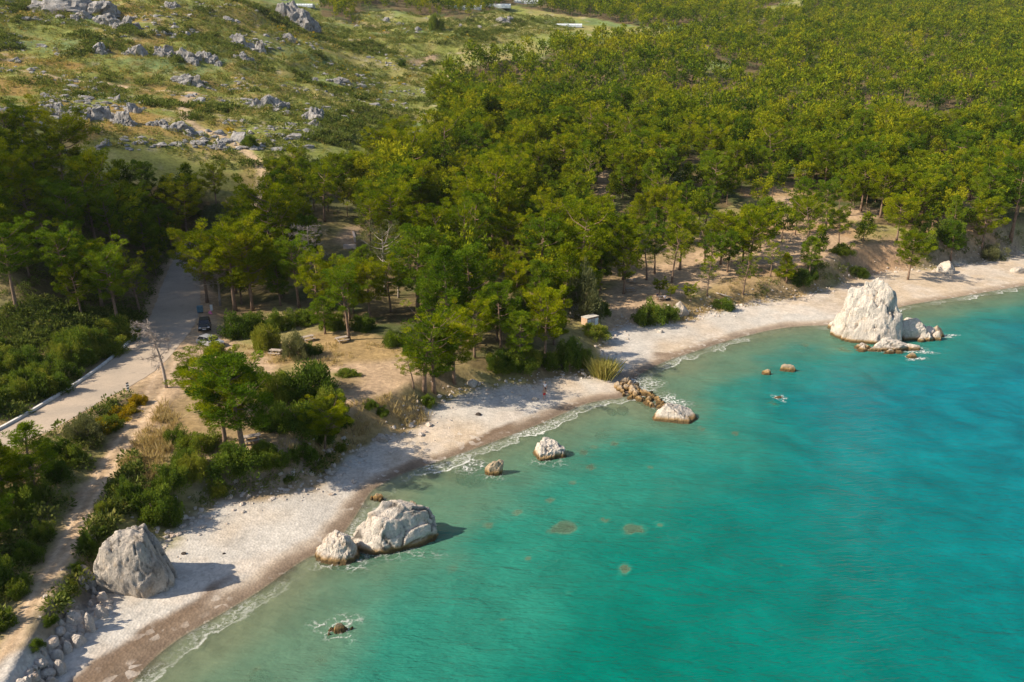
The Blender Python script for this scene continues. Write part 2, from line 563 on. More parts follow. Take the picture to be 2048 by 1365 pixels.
PATHS = [([(500, 440), (520, 400), (527, 350), (505, 315), (480, 295), (440, 270), (395, 255), (370, 232), (368, 205), (388, 188)], 1.35),
         ([(-20, 136), (120, 158), (250, 175), (350, 185), (390, 186)], 1.0)]
FOREST = [[(-400, 330), (0, 318), (110, 345), (190, 368), (300, 372), (370, 390), (440, 405), (488, 420), (460, 440), (372, 480), (335, 520), (296, 600), (280, 640), (180, 655), (0, 662), (-60, 640), (-400, 590)],
          [(385, 545), (385, 490), (430, 455), (505, 440), (545, 400), (600, 375), (690, 368), (765, 335), (855, 305), (890, 230), (905, 155), (960, 128), (1080, 120), (1130, 92), (1250, 85), (1400, 66),
           (1480, 45), (1600, 30), (1700, -150), (2700, -150), (2700, 405), (2300, 425), (2048, 445), (1960, 462), (1840, 462), (1720, 445), (1640, 398), (1560, 368), (1480, 405), (1350, 450), (1240, 490),
           (1205, 560), (1195, 630), (1150, 632), (1125, 655), (1118, 690), (1090, 735), (1000, 748), (945, 738), (880, 705), (800, 690), (730, 662), (640, 640), (560, 600), (480, 612), (430, 592), (395, 562)],
          [(640, 30), (720, 52), (705, 25), (850, 32), (930, 45), (1010, 10), (1300, 55), (1480, 45), (1700, -150), (640, -150)]]
GLADE = [[(600, 455), (700, 450), (740, 480), (640, 500)], [(1380, 120), (1440, 125), (1500, 150), (1420, 145)]]
SPARSE = [(1205, 565), (1240, 500), (1350, 465), (1480, 430), (1560, 395), (1640, 445), (1720, 475), (1840, 475), (2048, 452), (2048, 470), (1900, 490), (1800, 495), (1700, 495), (1600, 545), (1450, 570), (1350, 560), (1290, 555)]
def polys_w(L_):
    w = poly_w([q for p in L_ for q in p]); out = []; k = 0
    for p in L_: out.append(w[k:k + len(p)]); k += len(p)
    return out
W_DIRT = polys_w(DIRT); W_RED = polys_w(RED); W_STRAW = polys_w(STRAW); W_SCREE = polys_w(SCREE)
W_FOREST = polys_w(FOREST); W_GLADE = polys_w(GLADE); W_SPARSE = poly_w(SPARSE)
W_PATHS = [(smooth_line(poly_w(p), 5), w) for p, w in PATHS]

def soft_in(x, y, poly, soft):
    d, _ = seg_dist(x, y, np.vstack([poly, poly[:1]]))
    sd = np.where(inside(x, y, poly), d, -d)
    n = fbm2(x, y, soft * 3 + 2, 3, 21) * soft * 1.3
    return sstep(-soft, soft, sd + n)

def forest_mask(x, y):
    m = np.zeros(x.shape, bool)
    for p in W_FOREST: m |= inside(x, y, p)
    for p in W_GLADE: m &= ~inside(x, y, p)
    return m

# ------------------------------------------------------------------ ground meshes on one fan-shaped grid
n1 = fbm2(GX, GY, 9.0, 4, 31); n2 = fbm2(GX, GY, 30.0, 4, 32); n3 = fbm2(GX, GY, 2.2, 3, 33); n4 = fbm2(GX, GY, 90.0, 3, 34)
def C(*c): return np.array(c)
def lay(col, new, w): return col * (1 - w[:, None]) + new * w[:, None]
col = np.tile(C(.185, .205, .048), (len(GX), 1))
hill = sstep(140, 220, GY)
# hillside: green herb cover, grey-green phrygana, tan grass
col = lay(col, C(.26, .235, .08), sstep(-.05, .3, n2 + .5 * n1))
col = lay(col, C(.145, .20, .075), sstep(.0, .35, -n2 + .6 * n1 - .05) * .9)
col = lay(col, C(.30, .225, .085), sstep(.15, .45, n4 + .5 * n1) * hill * .8)
_lefthill = sstep(-.15, -.55, GX / GY) * hill
col = lay(col, C(.28, .17, .05), sstep(-.15, .3, n1 + .6 * n2) * _lefthill * .8)
col = lay(col, C(.36, .31, .24), sstep(.38, .52, fbm2(GX, GY, 4, 4, 41) + .25 * n2) * hill * .6)
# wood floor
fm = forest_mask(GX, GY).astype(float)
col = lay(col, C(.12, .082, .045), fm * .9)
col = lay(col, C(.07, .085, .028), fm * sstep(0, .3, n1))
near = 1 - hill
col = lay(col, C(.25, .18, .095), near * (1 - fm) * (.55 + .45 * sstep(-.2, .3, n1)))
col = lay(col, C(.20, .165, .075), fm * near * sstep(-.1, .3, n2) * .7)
soil = C(.40, .285, .185)
for p in W_STRAW: col = lay(col, C(.31, .215, .10), soft_in(GX, GY, p, 2.0))
for p in W_SCREE: col = lay(col, C(.27, .215, .155), soft_in(GX, GY, p, 2.0))
col = lay(col, C(.30, .215, .125), soft_in(GX, GY, W_SPARSE, 4.0) * .85)
for p in W_RED: col = lay(col, C(.40, .25, .145), soft_in(GX, GY, p, 1.5) * .7)
for p in W_DIRT: col = lay(col, soil, soft_in(GX, GY, p, 1.3) * .95)
for pl, w in W_PATHS:
    d, _ = seg_dist(GX, GY, pl)
    col = lay(col, C(.47, .345, .215), 1 - sstep(w * .6, w * 1.5, d + n3 * .7))
# verge of the road and the track
col = lay(col, soil * .95, (1 - sstep(.3, 2.2, dR - wR + n1 * 1.5)) * .85)
kt = 1 - sstep(-.5, .8, dT - wT + n3 * .9)
tr = np.where(np.abs(dT - wT * .5) < .38, 1.0, 0.0)
tcol = C(.40, .285, .18) + (sstep(.45, .0, np.abs(dT - wT * .52)) * .10)[:, None] * C(1, .85, .7)
col = lay(col, tcol, kt)
col = lay(col, C(.19, .16, .115), kt * sstep(.5, .1, dT) * sstep(-.2, .3, n1) * .8)
# beach: shingle, sand, wet band
bw = sstep(.8, -1.2, BD + n3 * 1.5 + n1 * 1.2)
bcol = np.tile(C(.47, .44, .40), (len(GX), 1))
bcol = lay(bcol, C(.475, .38, .28), sstep(-.25, .3, n2 * .8 + n1 * .5 + .45 * sstep(0, 70, GX) - .15))
bcol = lay(bcol, C(.52, .45, .38), sstep(.1, .4, fbm2(GX, GY, 4.5, 4, 36)) * .6)
wr = SD + n1 * .9 + n3 * .4
wr = wr - 1.2 * sstep(-22, -34, GX)
bcol = lay(bcol, C(.34, .26, .185), sstep(2.6, 1.6, wr) * .6)
bcol = lay(bcol, C(.15, .10, .065), sstep(2.9, 2.2, wr + 1.6 * fbm2(GX, GY, 7, 3, 37)) * sstep(.02, .25, fbm2(GX, GY, 13, 2, 38) + .25 * sstep(-8, -30, GX)) * .9 * sstep(45, 20, GX))
bcol = lay(bcol, C(.19, .14, .10), sstep(1.8, 1.0, wr) * sstep(-.35, .1, n1 + .4) * (.85 - .45 * sstep(10, 60, GX)))
bcol = lay(bcol, C(.15, .11, .08), sstep(1.0, .3, wr) * (.8 - .5 * sstep(20, 60, GX)))
col = lay(col, bcol, bw)
# sea bed
sea = sstep(0.3, -0.6, SD)
scol = np.tile(C(.32, .315, .20), (len(GX), 1))
scol = lay(scol, C(.20, .27, .19), sstep(3, 12, -SD))
scol = lay(scol, C(.12, .17, .10), sstep(.05, .3, fbm2(GX, GY, 11, 4, 51)) * sstep(3, 10, -SD) * .95)
scol = lay(scol, C(.16, .12, .07), sstep(.22, .4, fbm2(GX, GY, 3, 3, 52)) * sstep(30, 10, -SD) * .7)
col = lay(col, scol, sea)

GCO = np.stack([GX, GY, GZ], -1)
ii = np.arange((NYG - 1) * NXG).reshape(NYG - 1, NXG)[:, :-1].ravel()
GF = np.stack([ii, ii + 1, ii + NXG + 1, ii + NXG], -1)
_gz = GZ.reshape(NYG, NXG); _gxm = GX.reshape(NYG, NXG); _gym = GY.reshape(NYG, NXG)
_du = np.gradient(np.stack([_gxm, _gym, _gz], -1), axis=1); _dv = np.gradient(np.stack([_gxm, _gym, _gz], -1), axis=0)
GN = np.cross(_du, _dv).reshape(-1, 3); GN /= np.linalg.norm(GN, axis=1)[:, None]

def ground_mat(name, kind):
    m, nt, out = new_mat(name)
    p = N(nt, 'ShaderNodeBsdfPrincipled')
    p.inputs['Specular IOR Level'].default_value = 0.15
    pos = world_pos(nt)
    a = N(nt, 'ShaderNodeAttribute', attribute_name='tone')
    c = a.outputs['Color']
    if kind == 'beach':
        v = N(nt, 'ShaderNodeTexVoronoi'); v.inputs['Scale'].default_value = 4.2; L(nt, pos, v.inputs['Vector'])
        sepv = N(nt, 'ShaderNodeSeparateColor'); L(nt, v.outputs['Color'], sepv.inputs[0])
        c = mixc(nt, .75, c, maprange(nt, sepv.outputs[0], 0, 1, .78, 1.15), 'MULTIPLY')
        n = noise(nt, pos, .55, 6, .65)
        c = mixc(nt, .8, c, maprange(nt, n.outputs['Fac'], .3, .7, .78, 1.2), 'MULTIPLY')
        n = noise(nt, pos, 2.1, 3, .7)
        c = mixc(nt, maprange(nt, n.outputs['Fac'], .66, .74, 0, .55), c, (.13, .11, .09))
        v2 = N(nt, 'ShaderNodeTexVoronoi'); v2.inputs['Scale'].default_value = 1.7; L(nt, pos, v2.inputs['Vector'])
        sp2 = N(nt, 'ShaderNodeSeparateColor'); L(nt, v2.outputs['Color'], sp2.inputs[0])
        big_ = noise(nt, pos, .22, 4, .6)
        c = mixc(nt, mathn(nt, 'MULTIPLY', maprange(nt, sp2.outputs[0], .78, .86), maprange(nt, big_.outputs['Fac'], .48, .62, 0, .45)), c, (.62, .56, .50))
        hgt = v.outputs['Distance']; bs, bd_ = .35, .10
        p.inputs['Roughness'].default_value = .85
    elif kind == 'seabed':
        n = noise(nt, pos, .8, 6, .7)
        c = mixc(nt, .8, c, maprange(nt, n.outputs['Fac'], .3, .7, .55, 1.35), 'MULTIPLY')
        hgt = n.outputs['Fac']; bs, bd_ = .4, .2
    else:
        n = noise(nt, pos, 1.3, 8, .72)
        c = mixc(nt, .9, c, maprange(nt, n.outputs['Fac'], .28, .72, .5, 1.5), 'MULTIPLY')
        n5 = noise(nt, pos, .22, 6, .7)
        c = mixc(nt, .7, c, maprange(nt, n5.outputs['Fac'], .3, .7, .7, 1.3), 'MULTIPLY')
        v = N(nt, 'ShaderNodeTexVoronoi'); v.inputs['Scale'].default_value = 2.6; L(nt, pos, v.inputs['Vector'])
        st = maprange(nt, v.outputs['Distance'], .12, .2, .35, 0)
        big = noise(nt, pos, .35, 3)
        st = mathn(nt, 'MULTIPLY', st, maprange(nt, big.outputs['Fac'], .5, .62))
        c = mixc(nt, st, c, (.46, .42, .36))
        hgt = n.outputs['Fac']; bs, bd_ = .7, .25
        p.inputs['Roughness'].default_value = .95
    L(nt, c, p.inputs['Base Color'])
    L(nt, bump(nt, hgt, bs, bd_), p.inputs['Normal'])
    L(nt, p.outputs[0], out.inputs[0])
    return m

fsd = SD[GF].mean(1); fbd = BD[GF].mean(1); ft = (dT - wT)[GF].mean(1)
cls = np.where(fsd < 0, 3, np.where(fbd < 0, 1, np.where(ft < 0, 2, 0)))
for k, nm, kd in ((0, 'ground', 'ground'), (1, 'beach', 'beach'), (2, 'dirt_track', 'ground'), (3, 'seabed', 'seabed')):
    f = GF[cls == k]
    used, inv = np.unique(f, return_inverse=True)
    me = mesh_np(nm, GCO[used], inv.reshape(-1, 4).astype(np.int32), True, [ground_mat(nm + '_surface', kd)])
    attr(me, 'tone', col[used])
    me.normals_split_custom_set_from_vertices(GN[used].tolist())
    tag(obj(nm, me), kind='structure')

# ------------------------------------------------------------------ tarmac slab and kerb
def strip(name, cl, half, zoff, thick, mat, nx=6, jag=0.0):
    t = np.gradient(cl[:, :2], axis=0); t /= np.linalg.norm(t, axis=1)[:, None]
    nrm = np.stack([-t[:, 1], t[:, 0]], -1)
    V, F = [], []
    rows = []
    for i in range(len(cl)):
        jl = half[i] + jag * (random.random() - .5); jr = half[i] + jag * (random.random() - .5)
        row = []
        for k in range(nx + 1):
            w = -jr + (jl + jr) * k / nx
            x, y = cl[i, :2] + nrm[i] * w
            row.append((x, y, cl[i, 2] + zoff))
        row = [(row[0][0], row[0][1], row[0][2] - thick)] + row + [(row[-1][0], row[-1][1], row[-1][2] - thick)]
        rows.append(row)
    m = len(rows[0])
    V = np.array(rows).reshape(-1, 3)
    i = np.arange((len(cl) - 1) * m).reshape(-1, m)[:, :-1].ravel()
    F = np.stack([i, i + 1, i + m + 1, i + m], -1)[:, ::-1]
    me = mesh_np(name, V, F.astype(np.int32), False, [mat])
    return tag(obj(name, me), kind='structure')

mA, nt, out = new_mat('dusty_tarmac')
p = N(nt, 'ShaderNodeBsdfPrincipled'); p.inputs['Roughness'].default_value = .9; p.inputs['Specular IOR Level'].default_value = .2
pos = world_pos(nt)
c = mixc(nt, maprange(nt, noise(nt, pos, .16, 5, .6, .4).outputs['Fac'], .35, .65), (.33, .275, .22), (.43, .345, .265))
c = mixc(nt, .7, c, maprange(nt, noise(nt, pos, 5, 5, .7).outputs['Fac'], .3, .7, .8, 1.2), 'MULTIPLY')
n = noise(nt, pos, .6, 5, .7, 1.0)
c = mixc(nt, maprange(nt, n.outputs['Fac'], .58, .66, 0, .5), c, (.22, .19, .165))
L(nt, c, p.inputs['Base Color']); L(nt, bump(nt, noise(nt, pos, 14, 4).outputs['Fac'], .3, .03), p.inputs['Normal']); L(nt, p.outputs[0], out.inputs[0])
strip('road', ROADC, ROADW, .03, .5, mA, 8, .25)

mK = simple_mat('kerb_concrete', (.62, .60, .57), .85, 0, .25, 1.2)
tt = np.gradient(ROADC[:, :2], axis=0); tt /= np.linalg.norm(tt, axis=1)[:, None]
nn = np.stack([-tt[:, 1], tt[:, 0]], -1)
side = 1.0 if np.dot(_L3[40, :2] - ROADC[40, :2], nn[40]) > 0 else -1.0
kb = []
for i in range(NR):
    px_, py_, _w = project(np.array([*(ROADC[i, :2]), ROADC[i, 2]]))
    if py_ < 672: break
    x, y = ROADC[i, :2] + nn[i] * side * (ROADW[i] + .28)
    kb.append((x, y, ROADC[i, 2]))
kb = np.array(kb)
def ribbon(pts, prof):
    """prof: list of (side offset, height)"""
    t = np.gradient(pts[:, :2], axis=0); t /= np.linalg.norm(t, axis=1)[:, None]
    n_ = np.stack([-t[:, 1], t[:, 0]], -1)
    rows = [[(*(pts[i, :2] + n_[i] * w), pts[i, 2] + h) for w, h in prof] for i in range(len(pts))]
    m = len(prof)
    V = np.array(rows).reshape(-1, 3)
    F = []
    for i in range(len(pts) - 1):
        for k in range(m):
            F.append((i * m + k, i * m + (k + 1) % m, (i + 1) * m + (k + 1) % m, (i + 1) * m + k))
    F = np.array(F, np.int32)
    return V, F
V, F = ribbon(kb, [(-.17, -.4), (-.15, .30), (.15, .30), (.17, -.4)])
me = mesh_np('kerb_wall', V, F, False, [mK])
bm = bmesh.new(); bm.from_mesh(me)
bmesh.ops.holes_fill(bm, edges=[e for e in bm.edges if e.is_boundary]); bmesh.ops.recalc_face_normals(bm, faces=bm.faces); bm.to_mesh(me); bm.free()
tag(obj('kerb_wall', me), 'low pale concrete kerb wall along the outer edge of the tarmac road', 'kerb wall')
# ------------------------------------------------------------------ sea
# reefs under the surface: photograph x, y, width, depth along the view, how deep the top lies
REEFS = [(1250, 1138, 42, 34, .12), (1132, 1055, 86, 44, .30), (1262, 1057, 72, 34, .42), (1035, 1025, 24, 16, .45), (975, 1050, 28, 18, .4), (1085, 1097, 22, 14, .5),
         (1145, 965, 26, 16, .4), (942, 934, 42, 36, .02), (1168, 905, 30, 18, .15), (1188, 893, 24, 16, .2), (1183, 935, 26, 18, .25), (1228, 888, 22, 14, .2), (1470, 868, 26, 14, .35),
         (640, 1320, 32, 22, .5), (514, 1336, 30, 24, .3), (1546, 808, 34, 14, .2), (1612, 690, 26, 12, .25), (1055, 1117, 26, 16, .6), (1400, 858, 26, 12, .3),
         (1210, 1040, 34, 20, .5), (1320, 1050, 26, 14, .5), (1245, 816, 16, 10, .12), (1222, 818, 14, 8, .1), (905, 1135, 36, 26, .7), (1138, 1185, 18, 12, .6), (1690, 700, 34, 14, .3),
         (1005, 1240, 18, 12, .6), (1100, 1000, 24, 16, .45), (1300, 935, 26, 14, .5), (1205, 860, 18, 12, .25), (1560, 1128, 22, 14, .7)]
reef_w = []
for px, py, w, h, dp in REEFS:
    p = at_z(px, py, 0.0)
    m_ = mpp(p[1], 0)
    el = math.atan2(CAM_H, math.hypot(p[0], p[1]))
    reef_w.append((p[0], p[1], w * m_ / 2, h * m_ / math.sin(el) / 2, dp))

ms = SD < 1.6
depth = np.maximum(-GZ, 0)
dep2 = depth.copy()
for x, y, rx, ry, dp in reef_w:
    q = ((GX - x) / rx) ** 2 + ((GY - y) / ry) ** 2
    q = q * (1 + 1.1 * fbm2(GX + x * 3, GY, max(rx, ry) * .7, 4, 61)) * 2.2
    q = np.where(q < 0, 0, q)
    k = sstep(1.5, .25, q) * sstep(-.22, .12, fbm2(GX, GY, 1.3, 4, 62) + .30 - .30 * q)
    dep2 = dep2 * (1 - k) + np.minimum(dep2, dp + .38 + .1 * np.maximum(q, 0)) * k
keep = ms[GF].any(1)
# never draw the sea out past the land on the inland side
f = GF[keep]
used, inv = np.unique(f, return_inverse=True)
WV = np.stack([GX[used], GY[used], np.zeros(len(used))], -1)
me = mesh_np('sea_water', WV, inv.reshape(-1, 4).astype(np.int32), True)
attr(me, 'depth', dep2[used]); attr(me, 'shore', SD[used])

m, nt, out = new_mat('sea_surface')
pos = world_pos(nt)
dA = N(nt, 'ShaderNodeAttribute', attribute_name='depth').outputs['Fac']
sA = N(nt, 'ShaderNodeAttribute', attribute_name='shore').outputs['Fac']
sep = N(nt, 'ShaderNodeSeparateXYZ'); L(nt, pos, sep.inputs[0])
big = noise(nt, pos, .035, 4, .55, .5)
mid = noise(nt, pos, .16, 5, .6, .6)
# body colour: silty green inshore, emerald further out, bluer to seaward
dn = mathn(nt, 'ADD', dA, mathn(nt, 'MULTIPLY_ADD', big.outputs['Fac'], 2.6, -1.3))
cr = N(nt, 'ShaderNodeValToRGB'); cr.color_ramp.interpolation = 'EASE'
el_ = cr.color_ramp.elements
el_[0].position = 0.0; el_[0].color = (.185, .245, .15, 1)
el_[1].position = 1.0; el_[1].color = (.0, .118, .112, 1)
for ps, cc in ((.12, (.105, .212, .14, 1)), (.26, (.022, .20, .145, 1)), (.45, (.0, .14, .105, 1))):
    e = el_.new(ps); e.color = cc
L(nt, maprange(nt, dn, 0, 7.0), cr.inputs[0])
seaward = maprange(nt, mathn(nt, 'ADD', mathn(nt, 'MULTIPLY_ADD', sep.outputs[0], .8, 0), mathn(nt, 'MULTIPLY', sep.outputs[1], .35)), 18, 95, 0, 1, True)
blue = mixc(nt, maprange(nt, mid.outputs['Fac'], .3, .7), (.0, .122, .165), (.0, .178, .226))
deepf = mathn(nt, 'MULTIPLY', seaward, maprange(nt, dn, 1.0, 3.2))
body = mixc(nt, deepf, cr.outputs[0], blue)
body = mixc(nt, .8, body, maprange(nt, mid.outputs['Fac'], .3, .72, .82, 1.2), 'MULTIPLY')
dif = N(nt, 'ShaderNodeBsdfDiffuse'); L(nt, body, dif.inputs[0])
tr = N(nt, 'ShaderNodeBsdfTransparent'); tr.inputs[0].default_value = (.93, .97, .93, 1)
opac = mathn(nt, 'SUBTRACT', 1.0, mathn(nt, 'POWER', 2.71828, mathn(nt, 'MULTIPLY', dA, -1.2)))
opac = mathn(nt, 'MULTIPLY_ADD', opac, .93, .05)
mx = N(nt, 'ShaderNodeMixShader'); L(nt, opac, mx.inputs[0]); L(nt, tr.outputs[0], mx.inputs[1]); L(nt, dif.outputs[0], mx.inputs[2])
# ripples
mp = N(nt, 'ShaderNodeMapping'); mp.inputs['Rotation'].default_value = (0, 0, math.radians(-24)); mp.inputs['Scale'].default_value = (.30, 1.0, 1.0); L(nt, pos, mp.inputs[0])
w1 = noise(nt, mp.outputs[0], 1.15, 5, .62, .35)
mp2 = N(nt, 'ShaderNodeMapping'); mp2.inputs['Rotation'].default_value = (0, 0, math.radians(12)); mp2.inputs['Scale'].default_value = (.45, 1.0, 1.0); L(nt, pos, mp2.inputs[0])
w2 = noise(nt, mp2.outputs[0], .32, 4, .6, .5)
calm = maprange(nt, sA, -14, -1, 1.0, .35)
w3 = noise(nt, mp.outputs[0], 4.2, 3, .6, .2)
hsum = mathn(nt, 'ADD', mathn(nt, 'ADD', mathn(nt, 'MULTIPLY', w1.outputs['Fac'], .62), mathn(nt, 'MULTIPLY', w2.outputs['Fac'], .8)), mathn(nt, 'MULTIPLY', w3.outputs['Fac'], .26))
bn = N(nt, 'ShaderNodeBump'); bn.inputs['Distance'].default_value = .52; L(nt, hsum, bn.inputs['Height']); L(nt, calm, bn.inputs['Strength'])
L(nt, bn.outputs[0], dif.inputs['Normal'])
gl = N(nt, 'ShaderNodeBsdfGlossy'); gl.inputs['Roughness'].default_value = .16; L(nt, bn.outputs[0], gl.inputs['Normal'])
fr = N(nt, 'ShaderNodeFresnel'); fr.inputs['IOR'].default_value = 1.33; L(nt, bn.outputs[0], fr.inputs['Normal'])
mx2 = N(nt, 'ShaderNodeMixShader'); L(nt, mathn(nt, 'MULTIPLY', fr.outputs[0], .5), mx2.inputs[0]); L(nt, mx.outputs[0], mx2.inputs[1]); L(nt, gl.outputs[0], mx2.inputs[2])
# foam along the swash
fn = noise(nt, pos, .32, 4, .6, .4); ff = noise(nt, pos, 2.6, 6, .7, 1.2)
edge = mathn(nt, 'ADD', sA, mathn(nt, 'MULTIPLY_ADD', fn.outputs['Fac'], 5.0, -2.6))
band1 = mathn(nt, 'MULTIPLY', maprange(nt, edge, -1.9, -1.1), maprange(nt, edge, .2, -.8))
lace = maprange(nt, ff.outputs['Fac'], .46, .60)
line = mathn(nt, 'MULTIPLY', maprange(nt, edge, -2.05, -1.9), maprange(nt, edge, -1.55, -1.75))
foam = mathn(nt, 'MAXIMUM', mathn(nt, 'MULTIPLY', band1, lace), mathn(nt, 'MULTIPLY', line, maprange(nt, ff.outputs['Fac'], .34, .5)))
patch = noise(nt, pos, .09, 2)
foam = mathn(nt, 'MULTIPLY', foam, maprange(nt, patch.outputs['Fac'], .43, .66, .03, .75))
fd = N(nt, 'ShaderNodeBsdfDiffuse'); fd.inputs[0].default_value = (.74, .74, .72, 1)
# a skin of water only: nothing of it above the run-up line
mx3 = N(nt, 'ShaderNodeMixShader'); L(nt, foam, mx3.inputs[0]); L(nt, mx2.outputs[0], mx3.inputs[1]); L(nt, fd.outputs[0], mx3.inputs[2])
L(nt, mx3.outputs[0], out.inputs[0])
me.materials.append(m)
tag(obj('sea_water', me), kind='structure')

# foam washing round rocks: thin lacy patches lying on the water
mF, nt, out = new_mat('sea_foam')
pos = world_pos(nt)
eA = N(nt, 'ShaderNodeAttribute', attribute_name='edge').outputs['Fac']
f1 = N(nt, 'ShaderNodeTexVoronoi'); f1.feature = 'DISTANCE_TO_EDGE'; f1.inputs['Scale'].default_value = 1.1
wv = N(nt, 'ShaderNodeVectorMath'); wv.operation = 'MULTIPLY_ADD'; nz = noise(nt, pos, .9, 4, .6)
L(nt, nz.outputs['Color'], wv.inputs[0]); wv.inputs[1].default_value = (1.5, 1.5, 0); L(nt, pos, wv.inputs[2]); L(nt, wv.outputs[0], f1.inputs['Vector'])
f2 = noise(nt, pos, 2.8, 5, .7, .8)
lace = mathn(nt, 'MULTIPLY', maprange(nt, f1.outputs['Distance'], .13, .03), maprange(nt, f2.outputs['Fac'], .42, .56))
lace = mathn(nt, 'MULTIPLY', mathn(nt, 'ADD', lace, mathn(nt, 'MULTIPLY', maprange(nt, f2.outputs['Fac'], .5, .6), maprange(nt, eA, .5, .95))), eA, None, True)
fd = N(nt, 'ShaderNodeBsdfDiffuse'); fd.inputs[0].default_value = (.76, .77, .75, 1)
tr = N(nt, 'ShaderNodeBsdfTransparent')
mx = N(nt, 'ShaderNodeMixShader'); L(nt, lace, mx.inputs[0]); L(nt, tr.outputs[0], mx.inputs[1]); L(nt, fd.outputs[0], mx.inputs[2]); L(nt, mx.outputs[0], out.inputs[0])
FOAM = []
def foam_patch(x, y, rx, ry, strength=1.0, inner=0.0):
    n, k = 36, 9
    V = []; E = []
    for j in range(k + 1):
        r = j / k
        for i in range(n):
            t = 2 * math.pi * i / n
            wob = 1 + .22 * math.sin(3 * t + x) + .12 * math.sin(5 * t + y)
            V.append((x + rx * r * wob * math.cos(t), y + ry * r * wob * math.sin(t), .035))
            E.append(strength * max(0, min(1, (1 - r) * 2.2)) if r > inner else strength)
    F = [(j * n + i, j * n + (i + 1) % n, (j + 1) * n + (i + 1) % n, (j + 1) * n + i) for j in range(k) for i in range(n)]
    FOAM.append((np.array(V), np.array(F, np.int32), np.array(E)))

# ------------------------------------------------------------------ rocks
def rock_mat(name, pale, dark, warm, wet=False, crack=0.6, grey=.5):
    m, nt, out = new_mat(name)
    p = N(nt, 'ShaderNodeBsdfPrincipled'); p.inputs['Roughness'].default_value = .9; p.inputs['Specular IOR Level'].default_value = .15
    tc = nt.nodes.new('ShaderNodeTexCoord'); o = tc.outputs['Object']
    pos = world_pos(nt)
    a = noise(nt, pos, .45, 6, .65, .3)
    c = mixc(nt, maprange(nt, a.outputs['Fac'], .42, .68, 0, grey), pale, dark)
    b = noise(nt, pos, .7, 5, .6, .6)
    c = mixc(nt, maprange(nt, b.outputs['Fac'], .55, .72, 0, .65), c, warm)
    mp = N(nt, 'ShaderNodeMapping'); mp.inputs['Scale'].default_value = (1, 1, .3); L(nt, pos, mp.inputs[0])
    st = noise(nt, mp.outputs[0], 1.5, 6, .7, .8)
    c = mixc(nt, maprange(nt, st.outputs['Fac'], .58, .74, 0, crack), c, tuple(x * .33 for x in dark))
    fine = noise(nt, pos, 5.5, 6, .7)
    c = mixc(nt, .9, c, maprange(nt, fine.outputs['Fac'], .3, .7, .68, 1.22), 'MULTIPLY')
    cA = N(nt, 'ShaderNodeAttribute', attribute_name='crack').outputs['Fac']
    c = mixc(nt, mathn(nt, 'MULTIPLY', cA, .85), c, (.07, .06, .05))
    if wet:
        sep = N(nt, 'ShaderNodeSeparateXYZ'); L(nt, pos, sep.inputs[0])
        zz = mathn(nt, 'ADD', sep.outputs[2], mathn(nt, 'MULTIPLY_ADD', b.outputs['Fac'], .5, -.25))
        c = mixc(nt, maprange(nt, zz, .80, .42, 0, .9), c, (.30, .18, .06))
        c = mixc(nt, mathn(nt, 'MULTIPLY', maprange(nt, zz, .46, .26), .88), c, (.085, .06, .03))
    L(nt, c, p.inputs['Base Color'])
    h = mathn(nt, 'ADD', mathn(nt, 'MULTIPLY', fine.outputs['Fac'], .4), st.outputs['Fac'])
    L(nt, bump(nt, h, 1.0, .45), p.inputs['Normal'])
    L(nt, p.outputs[0], out.inputs[0])
    return m

M_SEA = rock_mat('limestone_sea', (.66, .59, .52), (.40, .36, .32), (.50, .35, .22), True, .8, .6)
M_BEACH = rock_mat('limestone_beach', (.60, .53, .455), (.21, .20, .195), (.42, .31, .20), False, .75, .8)
M_BOULD = rock_mat('boulder_stone', (.64, .56, .49), (.45, .41, .38), (.52, .34, .21), False, .4, .5)
M_OCHRE = rock_mat('ochre_rubble', (.48, .38, .27), (.30, .24, .18), (.42, .25, .10), True, .6, .6)
M_HILL = rock_mat('hill_limestone', (.40, .38, .365), (.15, .155, .165), (.30, .23, .17), False, .95, .9)
M_REEF = rock_mat('weedy_reef', (.125, .09, .055), (.045, .042, .028), (.18, .10, .045), False, .6, .6)

_ico = {}
def ico(n):
    if n not in _ico:
        bm = bmesh.new(); bmesh.ops.create_icosphere(bm, subdivisions=n, radius=1.0)
        V = np.array([v.co[:] for v in bm.verts]); F = np.array([[v.index for v in f.verts] for f in bm.faces], np.int32)
        bm.free(); _ico[n] = (V, F)
    return _ico[n]

